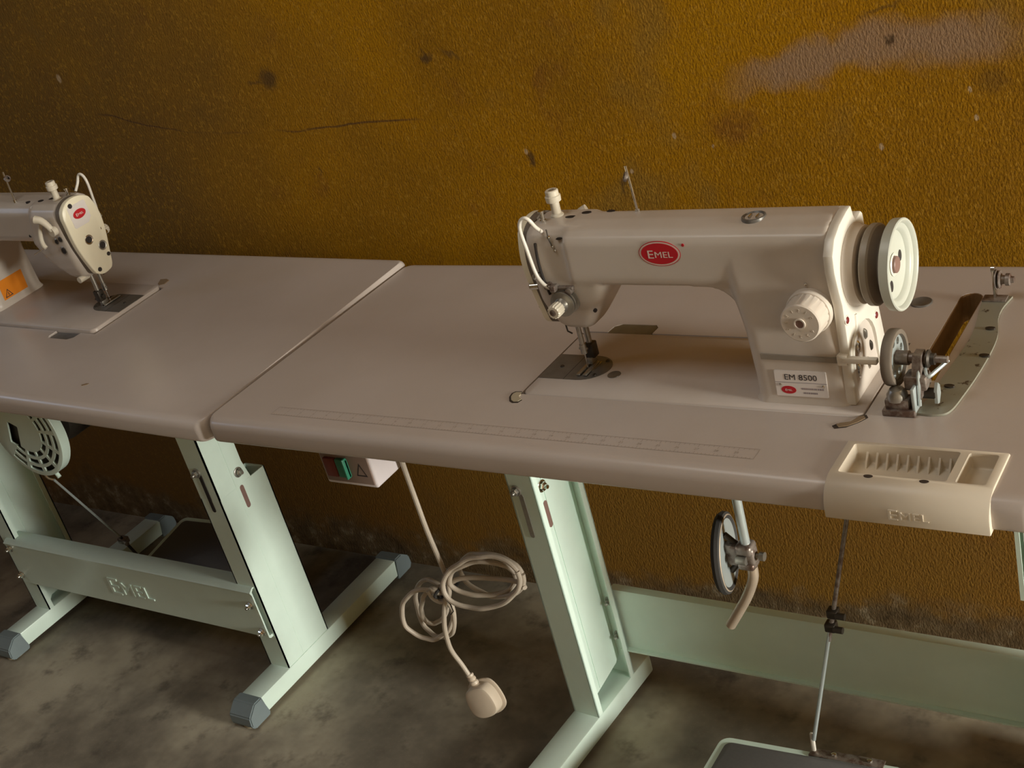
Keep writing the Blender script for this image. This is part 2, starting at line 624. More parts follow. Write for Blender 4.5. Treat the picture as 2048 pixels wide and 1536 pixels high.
# ---------------------------------------------------------------- the room
R = ROOM
b = new_bm(); box(b, (R['x0'] - .15, R['y0'] - .15, -0.1), (R['x1'] + .15, R['y1'] + .15, 0.0))
structure('floor', b, 'floor', 'stained grey brown concrete floor', 'floor')
b = new_bm()
for (xa, xb, za, zb) in ((-1.75, 1.6, 0.0, 1.6), (R['x0'] - .15, -1.75, 0.0, R['h']), (1.6, R['x1'] + .15, 0.0, R['h']), (-1.75, 1.6, 1.6, R['h'])):
    box(b, (xa, R['y1'], za), (xb, R['y1'] + .15, zb))
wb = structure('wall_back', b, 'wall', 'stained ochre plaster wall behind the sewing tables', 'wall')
wb.data.materials.append(MAT['wall_plain'])
for p in wb.data.polygons:
    if not (-1.75 <= p.center.x <= 1.6 and p.center.z <= 1.6):
        p.material_index = 1
b = new_bm()
for (xa, xb, ya, yb) in ((R['x0'] - .15, -0.27, R['y0'] - .15, R['y1'] + .15), (0.67, R['x1'] + .15, R['y0'] - .15, R['y1'] + .15), (-0.27, 0.67, R['y0'] - .15, -0.77), (-0.27, 0.67, -0.13, R['y1'] + .15)):
    box(b, (xa, ya, R['h']), (xb, yb, R['h'] + .04))
structure('ceiling', b, 'ceiling', 'plain ceiling with a square hole for the added top fill', 'ceiling')  # hole added to let the overhead fill through
def holed(name, axis, at, th, u0, u1, h, hu0, hu1, hz0, hz1, label):
    b = new_bm()
    def bx(ua, ub, za, zb):
        if ub - ua < 1e-4 or zb - za < 1e-4:
            return
        if axis == 'x':
            box(b, (at, ua, za), (at + th, ub, zb))
        else:
            box(b, (ua, at, za), (ub, at + th, zb))
    bx(u0, hu0, 0, h); bx(hu1, u1, 0, h); bx(hu0, hu1, hz1, h); bx(hu0, hu1, 0, hz0)
    structure(name, b, 'side_wall', label, 'wall')
holed('wall_right', 'x', R['x1'], 0.12, R['y0'], R['y1'], R['h'], -0.64, 0.20, 0.0, 2.05, 'right side wall with an open doorway')
holed('wall_left', 'x', R['x0'] - 0.12, 0.12, R['y0'], R['y1'], R['h'], -1.32, -0.64, 1.72, 2.26, 'left side wall with a small high window')
b = new_bm(); box(b, (R['x0'], R['y0'] - 0.12, 0), (R['x1'], R['y0'], R['h']))
structure('wall_front', b, 'side_wall', 'plain plaster wall behind the photographer', 'wall')

# ================================================================ SEWING TABLES
TZ = 0.78
TH = 0.038
TL, TD = 1.2, 0.55
MROOT_R = T3(0.003, 0, 0)
LT = Matrix.Translation((-0.0065, -0.0013, TZ - 0.0045)) @ Euler((0.0265, 0.0193, -0.0118), 'XYZ').to_matrix().to_4x4()

def top_mesh():
    """post formed board, local frame: x 0..TL, y 0..TD, top at z=0."""
    bm = new_bm()
    r0 = 0.016
    def ring(inset, z):
        rr = max(0.004, 0.018 - inset * 0.4)
        ix = inset * 0.12
        return [Vector((p[0], p[1], z)) for p in rrect(ix, TL - ix, inset, TD - inset, rr, 6)]
    secs = [ring(0.006, -TH)]
    for k in range(1, 4):
        a = PI / 2 * k / 3
        secs.append(ring(0.006 - 0.006 * math.sin(a), -TH + 0.006 - 0.006 * math.cos(a)))
    for k in range(0, 7):
        a = PI / 2 * k / 6
        secs.append(ring(r0 - r0 * math.cos(a), -r0 + r0 * math.sin(a)))
    secs.append(ring(r0 + 0.004, 0.0))
    secs.insert(0, ring(0.011, -TH))
    loft(bm, secs)
    return finish(bm, 30)

def cutter(lo, hi, bev=0.0):
    b = new_bm()
    box(b, lo, hi, bev, 3)
    return finish(b, 0)

def slot_cutter(poly, z0, z1):
    b = new_bm()
    prism(b, poly, 'z', z0, z1)
    return finish(b, 0)

BX, BY = 0.4975, 0.138      # bed corner in the table frame
BW, BD = 0.476, 0.178

def pocket(hx, by, i):
    x, y = BX + hx, by + BD
    return [(x + i, y - .005 + 2 * i), (x + .002 + i, y + .020 - i), (x + .012 + i, y + .0285 - i), (x + .068 - i, y + .0285 - i), (x + .074 - i, y + .021 - i), (x + .073 - i, y - .005 + 2 * i)]

def bed_cutouts(flip):
    """cutters for the machine bed with its hinge pockets, in the table frame."""
    BY = 0.138 + (0.014 if flip else 0.0)
    def f(x, y):
        return (TL - x, TD - y) if flip else (x, y)
    cs = []
    g = 0.0022
    a = f(BX - g, BY - 0.0004); c = f(BX + BW + g, BY + BD + 0.0028)
    cs.append(cutter((min(a[0], c[0]), min(a[1], c[1]), -0.1), (max(a[0], c[0]), max(a[1], c[1]), 0.02)))
    for hx in (0.038, 0.36):
        cs.append(slot_cutter([f(*p) for p in pocket(hx, BY, 0.0)], -0.014, 0.02))
    return cs

STAND_GROUP = 'metal framed sewing tables'
TABLE_R = thing('sewing_table', 'long grey laminate sewing table in front, with beige tool tray set in its edge', 'table', T3(0.6, 0.3, 0))
TABLE_L = thing('sewing_table', 'sewing table further left, with embossed crossbeam and round motor guard below', 'table', T3(-0.6, 0.3, 0))

# ---- right hand top
cs = bed_cutouts(False)
slot = []
for k in range(9):
    a = PI * k / 8
    slot.append((1.0165 + 0.0145 * math.cos(a), 0.445 + 0.0145 * math.sin(a)))
slot += [(1.0035, 0.23), (1.0035 + 0.028, 0.23)]
slot = [(x, y) for (x, y) in slot]
cs.append(slot_cutter(slot, -0.1, 0.02))
TX0, TX1, TY1 = 0.9765, 1.1525, 0.086
cs.append(cutter((TX0 + .002, -0.02, -0.1), (TX1 - .002, TY1 - .002, 0.05)))
me = cut(top_mesh(), cs)
me.transform(MROOT_R @ T3(0, 0, TZ))
top_r = part('tabletop', me, 'laminate', TABLE_R)

# printed ruler along the front edge
b = new_bm()
def tick(x0, x1, y0, y1, z=TZ + 0.00015):
    vs = [b.verts.new((x, y, z)) for (x, y) in ((x0, y0), (x1, y0), (x1, y1), (x0, y1))]
    b.faces.new(vs)
rx0, rx1 = 0.116, 0.885
ya, yb = 0.034, 0.0545
lw = 0.0007
tick(rx0, rx1, ya, ya + lw); tick(rx0, rx1, yb, yb + lw); tick(rx0, rx0 + lw, ya, yb); tick(rx1 - lw, rx1, ya, yb)
ncm = 30
for k in range(1, ncm * 5):
    x = rx0 + (rx1 - rx0) * k / (ncm * 5)
    ln = 0.006 if k % 5 == 0 else 0.0032
    tick(x - .0003, x + .0003, ya, ya + ln)
for k in range(1, 120):
    x = rx0 + (rx1 - rx0) * k / 120
    ln = 0.006 if k % 4 == 0 else 0.003
    tick(x - .0003, x + .0003, yb - ln, yb)
for k in range(1, ncm):
    x = rx0 + (rx1 - rx0) * k / ncm
    tm = text_mesh(str(k), 0.0062)
    add_mesh(b, tm, T3(x, ya + 0.0082, TZ + 0.00015))
part('printed_ruler', b, 'print_brown', top_r, smooth=0)

# cushions at the corners of the machine cut-out, plug of the spare hole
def pad(parent, pts, w, mat, z, name='corner_cushion', h=0.0012):
    b = new_bm()
    left, right = [], []
    P = [Vector((p[0], p[1], 0)) for p in pts]
    for i, p in enumerate(P):
        d = (P[min(i + 1, len(P) - 1)] - P[max(i - 1, 0)]).normalized()
        nrm = Vector((-d.y, d.x, 0))
        ww = w * (0.7 if i in (0, len(P) - 1) else 1.0)
        left.append(p + nrm * ww); right.append(p - nrm * ww)
    prism(b, [(v.x, v.y) for v in left + right[::-1]], 'z', z - 0.004, z + h)
    return part(name, b, mat, parent)
def cushion(poly, mat_in, parent):
    b = new_bm(); prism(b, poly, 'z', TZ - 0.004, TZ + 0.0005)
    o = part('corner_cushion', b, 'gap', parent)
    cx = sum(p[0] for p in poly) / len(poly); cy = sum(p[1] for p in poly) / len(poly)
    b = new_bm(); prism(b, [(cx + (p[0] - cx) * .80 + .0008, cy + (p[1] - cy) * .80 + .0003) for p in poly], 'z', TZ - 0.003, TZ + 0.0012)
    part('cushion_face', b, mat_in, o)
cushion([(0.4865, 0.127), (0.4845, 0.137), (0.488, 0.1425), (0.4975, 0.1435), (0.5010, 0.1365), (0.5005, 0.131), (0.504, 0.126), (0.511, 0.122), (0.5085, 0.1145), (0.500, 0.113), (0.493, 0.117)], 'felt', TABLE_R)
cushion([(0.949, 0.1155), (0.953, 0.1205), (0.967, 0.1265), (0.9735, 0.141), (0.9805, 0.1445), (0.9845, 0.1385), (0.978, 0.1275), (0.966, 0.1145), (0.954, 0.1100)], 'felt_dark', TABLE_R)
b = new_bm(); lathe(b, (0.9595, 0.4285, TZ - .002), (0.9595, 0.4285, TZ + .01), [(0, 0), (0.0145, 0), (0.0145, .0035), (0.0135, .0042), (0.012, .0036), (0.0, .0034)], 32)
part('hole_plug', b, 'plate_steel', TABLE_R)

# hinge leaf in the pocket behind the bed
for hx in (0.038, 0.36):
    b = new_bm(); prism(b, pocket(hx, BY + .004, 0.0012), 'z', TZ - 0.0138, TZ - 0.0006)
    bmesh.ops.transform(b, matrix=MROOT_R, verts=b.verts[:])
    part('hinge_rubber', b, 'hinge_olive', TABLE_R)
# brown raw edge of the belt slot
b = new_bm()
lin = [(x + MROOT_R.translation.x, y) for (x, y) in slot]
cxs = sum(p[0] for p in lin) / len(lin); cys = 0.34
o1 = [b.verts.new((p[0], p[1], TZ - .0005)) for p in lin]; o2_ = [b.verts.new((p[0], p[1], TZ - TH)) for p in lin]
inn = [(p[0] + (1.0195 - p[0]) * .07, p[1] + (cys - p[1]) * .007) for p in lin]
i1 = [b.verts.new((p[0], p[1], TZ - .0005)) for p in inn]; i2 = [b.verts.new((p[0], p[1], TZ - TH)) for p in inn]
for k in range(len(lin)):
    j = (k + 1) % len(lin)
    b.faces.new((o1[k], o1[j], i1[j], i1[k])); b.faces.new((i1[k], i1[j], i2[j], i2[k])); b.faces.new((i2[k], i2[j], o2_[j], o2_[k])); b.faces.new((o2_[k], o2_[j], o1[j], o1[k]))
part('belt_slot_edge', b, 'raw_wood', TABLE_R, smooth=0)

# ---- moulded tool tray on the front edge
b = new_bm()
tx0, tx1 = MROOT_R.translation.x + TX0, MROOT_R.translation.x + TX1
prof = []
for k in range(0, 9):
    a = PI / 2 * k / 8
    prof.append((-0.0065 + 0.030 * (1 - math.sin(a)) , TZ - 0.027 + 0.030 * math.cos(a)))
prof = prof[::1]
prof = [(TY1, TZ - 0.006), (TY1, TZ + 0.0018), (TY1 - 0.002, TZ + 0.003)] + prof + [(-0.0065, TZ - TH - 0.002), (0.01, TZ - TH - 0.002), (0.01, TZ - 0.030), (TY1, TZ - 0.030)]
prism(b, prof, 'x', tx0, tx1)
tray_me = finish(b, 30)
pk1 = cutter((tx0 + .010, 0.022, TZ - 0.021), (tx0 + 0.127, 0.079, TZ + 0.03), .003)
pk2 = cutter((tx0 + .136, 0.022, TZ - 0.016), (tx0 + 0.167, 0.079, TZ + 0.03), .003)
tray_me = evaluated(tray_me, [('BEVEL', dict(width=0.0016, segments=2, limit_method='ANGLE', angle_limit=math.radians(50)))])
tray_me = cut(tray_me, [pk1, pk2])
tray = part('tool_tray', tray_me, 'tray', TABLE_R, label='beige moulded plastic tool tray with two compartments')
for k in range(9):
    x = tx0 + 0.022 + k * 0.0115
    b = new_bm()
    prism(b, [(0.0795, TZ - 0.021), (0.0795, TZ - 0.006), (0.071, TZ - 0.0155), (0.066, TZ - 0.021)], 'x', x, x + 0.0022)
    part('bobbin_rib', b, 'tray', tray)
b = new_bm(); box(b, (tx0 + .010, 0.046, TZ - 0.0212), (tx0 + 0.127, 0.051, TZ - 0.0185), .001)
part('tray_ridge', b, 'tray', tray)
for x in (tx0 + 0.045, tx0 + 0.105):
    b = new_bm(); prism(b, ellipse(x, 0.0190, 0.0052, 0.0026, 24), 'z', TZ - 0.001, TZ + 0.0030)
    part('screw_hole', b, 'gap', tray)
b = new_bm()
logo_text(b, 0.013, T3((tx0 + tx1) / 2 + .004, -0.0068, TZ - 0.0255) @ Euler((PI / 2, 0, 0)).to_matrix().to_4x4() @ Matrix.Scale(1.35, 4, (1, 0, 0)), 0.0008)
part('embossed_lettering', b, 'tray', tray, label='raised brand lettering on the tray front')

# ---- left hand top (slightly raised and tilted)
cs = bed_cutouts(True)
me = cut(top_mesh(), cs)
me.transform(LT @ T3(-TL, 0, 0))
top_l = part('tabletop', me, 'laminate', TABLE_L)
b = new_bm()
q = [(-0.535, 0.428), (-0.520, 0.431), (-0.508, 0.426), (-0.507, 0.412), (-0.516, 0.406), (-0.524, 0.410)]
prism(b, q, 'z', -0.004, 0.0014)
me = finish(b); me.transform(LT)
part('corner_cushion', me, 'felt_dark', TABLE_L)
b = new_bm(); prism(b, [(-.350, .060), (-.343, .066), (-.336, .0665), (-.338, .062), (-.346, .057)], 'z', 0.0, 0.0004)
me = finish(b); me.transform(LT)
part('paint_fleck', me, 'felt_dark', TABLE_L)
b = new_bm(); prism(b, [(-p[0], TD - p[1]) for p in pocket(0.038, BY + .018, 0.0012)], 'z', -0.0138, -0.004)
me = finish(b); me.transform(LT)
part('hinge_rubber', me, 'plate_steel', TABLE_L)

# ---- stands
def channel(bm, web_x, y0, y1, depth, lip, th, z0, z1, y_top_cut=None):
    """C channel: web plane at web_x, flanges run towards +x by depth (negative depth: towards -x)."""
    s = 1 if depth > 0 else -1
    d = abs(depth)
    def bx(xa, xb, ya, yb):
        box(bm, (min(xa, xb), ya, z0), (max(xa, xb), yb, z1))
    bx(web_x, web_x + s * th, y0, y1)
    bx(web_x, web_x + s * d, y0, y0 + th)
    bx(web_x, web_x + s * d, y1 - th, y1)
    bx(web_x + s * (d - th), web_x + s * d, y0, y0 + lip)
    bx(web_x + s * (d - th), web_x + s * d, y1 - lip, y1)

def slot_poly(cy, cz, w, h):
    r = w / 2
    pts = [(cy + r * math.cos(PI * k / 6), cz + h / 2 - r + r * math.sin(PI * k / 6)) for k in range(7)]
    pts += [(cy - r * math.cos(PI * k / 6), cz - h / 2 + r - r * math.sin(PI * k / 6)) for k in range(7)]
    return pts

def bolt(parent, a, d, r=0.008, mat='chrome'):
    a = Vector(a); d = Vector(d).normalized()
    b = new_bm()
    lathe(b, a, a + d, [(0, -0.004), (r * 1.35, -0.004), (r * 1.35, 0.0015), (r * 1.25, 0.002), (r, 0.002)], 24)
    lathe(b, a, a + d, [(r, 0.002), (r, 0.0065), (r * 0.8, 0.008), (0, 0.0085)], 6)
    lathe(b, a, a + d, [(r * .5, 0.006), (r * .5, 0.012), (r * .42, 0.013), (0, 0.013)], 14)
    return part('bolt', b, mat, parent)

def foot_piece(name, parent, x0, x1, ya, yb, M, caps):
    b = new_bm()
    box(b, (x0, ya, 0.012), (x1, yb, 0.05), 0.003, 2)
    bmesh.ops.transform(b, matrix=M, verts=b.verts[:])
    f = part(name, b, 'mint', parent)
    for (yc, s) in caps:
        b = new_bm()
        e = 0.0025
        pr = [(yc - s * 0.010, 0.0505 + e), (yc + s * 0.012, 0.0505 + e), (yc + s * 0.034, 0.034), (yc + s * 0.036, 0.014), (yc + s * 0.028, 0.004), (yc - s * 0.016, 0.004), (yc - s * 0.016, 0.012)]
        prism(b, pr, 'x', x0 - e, x1 + e)
        bmesh.ops.bevel(b, geom=b.edges[:], offset=0.0025, segments=2, affect='EDGES')
        bmesh.ops.transform(b, matrix=M, verts=b.verts[:])
        part('foot_cap', b, 'cap_grey', parent, label='grey blue plastic end cap')
        b = new_bm()
        lathe(b, ((x0 + x1) / 2, yc + s * 0.008, 0.0), ((x0 + x1) / 2, yc + s * 0.008, 1), [(0, 0), (0.021, 0), (0.021, 0.005), (0, 0.005)], 28)
        bmesh.ops.transform(b, matrix=M, verts=b.verts[:])
        part('foot_pad', b, 'felt', parent)
    return f

def make_leg(parent, xw, s, y0, y1, M, ztop, narrow, slot_front, zt=0.744):
    """Telescopic leg. xw: plane of the web facing +x when s=-1 (closed side seen) or of the lips when s=+1 (open side seen)."""
    th = 0.0025
    d = 0.052
    web = xw if s < 0 else xw - d
    b = new_bm()
    channel(b, web, y0, y1, s * d, 0.013, th, 0.05, ztop)
    me = finish(b, 0)
    cy = y0 + 0.058
    if s < 0 and ztop > 0.49:
        c = new_bm(); prism(c, slot_poly(cy, ztop - 0.030, 0.011, 0.052), 'x', web - 0.02, web + 0.02)
        me = cut(me, [finish(c, 0)])
    me.transform(M)
    leg = part('leg', me, 'mint', parent)
    # sliding upper member
    ya, yb = narrow
    b = new_bm()
    xs = web + s * th * 1.05 if s < 0 else xw - 0.0245
    x_in = (min(xs, xs + s * 0.0022), max(xs, xs + s * 0.0022))
    zb = 0.34 if s < 0 else 0.062
    poly = [(ya, zb), (yb, zb + (0.03 if s > 0 else 0)), (yb, zt), (ya, zt)]
    if s > 0:
        poly = [(ya, zb - .012), (ya + .02, zb - 0.006), (ya + .03, zb + 0.004), (yb - .012, zb + 0.018), (yb, zb + 0.028), (yb, zt), (ya, zt)]
    prism(b, poly, 'x', *x_in)
    bmid = y0 + 0.046
    # stiffening fold
    fx = xs + s * 0.0022
    prism(b, [(bmid, zb + .01), (bmid + .0018, zb + .01), (bmid + .0018, zt), (bmid, zt)], 'x', min(fx, fx + s * .0012), max(fx, fx + s * .0012))
    dd = 0.044 if s < 0 else 0.018
    box(b, (min(xs, xs + s * dd), ya, max(zb, .3)), (max(xs, xs + s * dd), ya + 0.0022, zt))
    me = finish(b, 0)
    if s > 0:
        c = new_bm(); prism(c, slot_poly(ya + 0.038, 0.447, 0.0098, 0.0515), 'x', xs + 0.0010, xs + 0.0027)
        bmesh.ops.transform(c, matrix=M, verts=c.verts[:]); part('side_slot', c, 'hub_brown', leg)
    me.transform(M)
    part('leg_slider', me, 'mint', leg)
    return leg, web

# left table stand: closed side of its right leg faces us
Mi = Matrix.Identity(4)
legA, web = make_leg(TABLE_L, -0.3185, -1, 0.204, 0.330, Mi, 0.453, (0.2065, 0.283), None, 0.742)
# the slider above the outer channel carries on in the same plane
b = new_bm()
prism(b, [(0.2045, 0.452), (0.292, 0.452), (0.284, 0.492), (0.284, 0.742), (0.2045, 0.742)], 'x', -0.3215, -0.3188)
box(b, (-0.3705, 0.2045, 0.44), (-0.3188, 0.2075, 0.742))
part('leg_slider', b, 'mint', legA)
b = new_bm(); prism(b, [(0.2500, 0.05), (0.2510, 0.05), (0.2510, 0.735), (0.2500, 0.735)], 'x', -0.3187, -0.3181)
part('leg_fold', b, 'mint', legA)
b = new_bm(); prism(b, slot_poly(0.2625, 0.426, 0.010, 0.05), 'x', -0.3195, -0.31815); part('side_slot', b, 'hub_brown', legA)
bolt(legA, (-0.3185, 0.2672, 0.4775), (1, 0, 0), 0.0075, 'steel')
b = new_bm()
prism(b, [(p[0], p[1]) for p in slot_poly(-0.3445, 0.468, 0.009, 0.085)], 'y', 0.2030, 0.2044)
part('front_slot', b, 'hole', legA)
bolt(legA, (-0.3500, 0.2030, 0.513), (0, -1, 0), 0.007, 'steel')
foot_piece('foot', TABLE_L, -0.3705, -0.3165, 0.105, 0.585, Mi, ((0.105, -1), (0.575, 1)))

legB, webB = make_leg(TABLE_L, -1.0895, 1, 0.204, 0.330, Mi, 0.50, (0.207, 0.327), None, 0.752)
foot_piece('foot', TABLE_L, -1.1435, -1.0895, 0.105, 0.585, Mi, ((0.105, -1), (0.575, 1)))

# crossbeam with embossed name
b = new_bm()
by0 = 0.1935
prof = [(by0, 0.135), (by0, 0.238), (by0 - .003, 0.246), (by0 + 0.006, 0.252), (by0 + 0.040, 0.252), (by0 + 0.040, 0.250), (by0 + 0.008, 0.249), (by0 + 0.003, 0.244), (by0 + 0.003, 0.138), (by0 + 0.030, 0.134), (by0 + 0.030, 0.131), (by0 + 0.004, 0.131)]
prism(b, prof, 'x', -1.118, -0.326)
beam = part('crossbeam', b, 'mint', TABLE_L)
b = new_bm()
logo_text(b, 0.045, T3(-0.715, by0 - 0.0006, 0.186) @ Euler((PI / 2, 0, 0)).to_matrix().to_4x4() @ Matrix.Scale(1.25, 4, (1, 0, 0)), 0.0014)
part('embossed_lettering', b, 'mint', beam, label='raised brand lettering on the crossbeam')
b = new_bm(); box(b, (-1.115, by0 - 0.0014, 0.178), (-0.345, by0 + .001, 0.1815), .0006)
for (x, z) in ((-0.342, 0.2125), (-0.338, 0.148), (-1.103, 0.232), (-1.108, 0.158)):
    bolt(beam, (x, by0 - 0.0005, z), (0, -1, 0), 0.0065, 'chrome')
b.free()

# right table stand: open side of its left leg faces us
MR = T3(0.372, 0.26, 0) @ Matrix.Rotation(-0.06, 4, 'Z') @ T3(-0.372, -0.26, 0)
legC, webC = make_leg(TABLE_R, 0.372, 1, 0.26, 0.381, MR, 0.70, (0.2635, 0.378), None, 0.742)
bolt(legC, MR @ Vector((0.3505, 0.3035, 0.5005)), (1, -0.06, 0), 0.008, 'chrome')
b = new_bm(); prism(b, slot_poly(0.343, 0.470, 0.009, 0.085), 'y', 0.2588, 0.2603)
bmesh.ops.transform(b, matrix=MR, verts=b.verts[:]); part('front_slot', b, 'steel', legC)
bolt(legC, MR @ Vector((0.336, 0.259, 0.518)), (0, -1, 0), 0.007, 'steel')
foot_piece('foot', TABLE_R, 0.318, 0.3725, -0.03, 0.435, MR, ((-0.03, -1),))
for z in (0.213, 0.138):
    bolt(legC, MR @ Vector((0.3615, 0.3785, z)), (0, -1, 0), 0.006, 'steel')
legD, webD = make_leg(TABLE_R, 1.156, -1, 0.26, 0.381, Mi, 0.50, (0.263, 0.34), None, 0.742)
b = new_bm(); box(b, (1.099, 0.262, 0.44), (1.105, 0.378, 0.742)); part('leg_slider', b, 'mint', legD)
foot_piece('foot', TABLE_R, 1.102, 1.156, -0.03, 0.435, Mi, ((-0.03, -1),))
b = new_bm()
by1 = 0.386
prof = [(by1, 0.106), (by1, 0.222), (by1 + 0.004, 0.229), (by1 + 0.020, 0.229), (by1 + 0.020, 0.226), (by1 + .003, 0.226), (by1 + .003, 0.103), (by1 - 0.009, 0.103), (by1 - 0.009, 0.106)]
prism(b, prof, 'x', 0.366, 1.128)
part('crossbeam', b, 'mint', TABLE_R)

# ================================================================ SEWING MACHINE (local frame: bed corner, top of bed z=0)
def screw(parent, a, d, r, mat='hole', ring=None, name='screw'):
    a = Vector(a); d = Vector(d).normalized()
    b = new_bm()
    lathe(b, a, a + d, [(0, -0.002), (r, -0.002), (r, 0.0008), (r * .85, 0.0014), (r * .3, 0.001), (0, 0.0006)], 24)
    o = part(name, b, mat, parent, local=True)
    if ring:
        b = new_bm()
        lathe(b, a, a + d, [(r, -0.001), (r * 1.5, -0.001), (r * 1.5, 0.0004), (r * 1.35, 0.0009), (r, 0.0003)], 24)
        part('screw_rim', b, ring, o, local=True)
    return o

def oval_logo(parent, M, rx, ry, with_text=True, thick=0.0004):
    """M: x right, y up, z out of the surface."""
    def disc(x, y, z0, z1, mat, name, par):
        b = new_bm(); prism(b, ellipse(0, 0, x, y, 48), 'z', z0, z1)
        bmesh.ops.transform(b, matrix=M, verts=b.verts[:])
        return part(name, b, mat, par, local=True)
    o = disc(rx, ry, -0.001, thick, 'red', 'badge', parent)
    disc(rx * .965, ry * .95, 0, thick * 1.5, 'pinkwhite', 'badge_ring', o)
    disc(rx * .885, ry * .845, 0, thick * 2, 'red', 'badge_field', o)
    if with_text:
        b = new_bm(); logo_text(b, ry * 0.68, M @ T3(0, -ry * .03, thick * 2.4) @ Matrix.Scale(1.25, 4, (1, 0, 0)), 0.0001, 0.0)
        part('badge_lettering', b, 'pinkwhite', o, local=True)
    return o

def machine_body():
    bm = new_bm()
    # arm
    arm = [(0.037, 0.150), (0.0345, 0.157), (0.034, 0.205), (0.038, 0.213), (0.050, 0.2195), (0.072, 0.2235), (0.098, 0.2225), (0.112, 0.217), (0.119, 0.205), (0.121, 0.160), (0.115, 0.148), (0.105, 0.1435), (0.046, 0.1435)]
    def sec(x, k=1.0, dy=0.0):
        return [Vector((x, 0.078 + (p[0] - 0.078) * k + dy, p[1])) for p in arm]
    loft(bm, [sec(0.10), sec(0.30), sec(0.40), sec(0.452)])
    # column
    secs = []
    for (z, x0, x1, y0, y1) in ((-0.004, 0.331, 0.4615, 0.016, 0.150), (0.006, 0.336, 0.4605, 0.021, 0.145), (0.03, 0.3355, 0.4595, 0.0225, 0.141), (0.09, 0.330, 0.457, 0.0265, 0.136), (0.13, 0.322, 0.455, 0.029, 0.132), (0.17, 0.315, 0.453, 0.032, 0.127), (0.205, 0.315, 0.452, 0.036, 0.122)):
        secs.append([Vector((p[0], p[1], z)) for p in rrect(x0, x1, y0, y1, 0.018, 5)])
    loft(bm, secs)
    # inner corner between arm and column
    pts = [(0.345, 0.16)]
    for k in range(9):
        a = PI / 2 * k / 8
        pts.append((0.288 + 0.042 * math.sin(a), 0.102 + 0.042 * math.cos(a)))
    pts += [(0.345, 0.09)]
    A = prism(bm, [(0.27, 0.165), (0.27, 0.1440)] + pts[1:] + [(0.35, 0.09), (0.35, 0.165)], 'y', 0.040, 0.120)
    # head
    secs = []
    for (z, x0, x1, y0, y1, r) in ((0.070, 0.052, 0.094, 0.064, 0.108, 0.012), (0.078, 0.046, 0.101, 0.057, 0.115, 0.013), (0.095, 0.041, 0.113, 0.049, 0.122, 0.014),
                                   (0.120, 0.037, 0.131, 0.042, 0.127, 0.014), (0.150, 0.035, 0.146, 0.040, 0.129, 0.014), (0.200, 0.035, 0.130, 0.0405, 0.126, 0.014), (0.214, 0.036, 0.126, 0.046, 0.120, 0.012), (0.222, 0.040, 0.122, 0.058, 0.110, 0.010)):
        secs.append([Vector((p[0], p[1], z)) for p in rrect(x0, x1, y0, y1, r, 5)])
    loft(bm, secs)
    me = finish(bm, 0)
    me = evaluated(me, [('REMESH', dict(mode='VOXEL', voxel_size=0.0026, use_smooth_shade=True)), ('SMOOTH', dict(factor=0.5, iterations=7))])
    for p in me.polygons:
        p.use_smooth = True
    return me

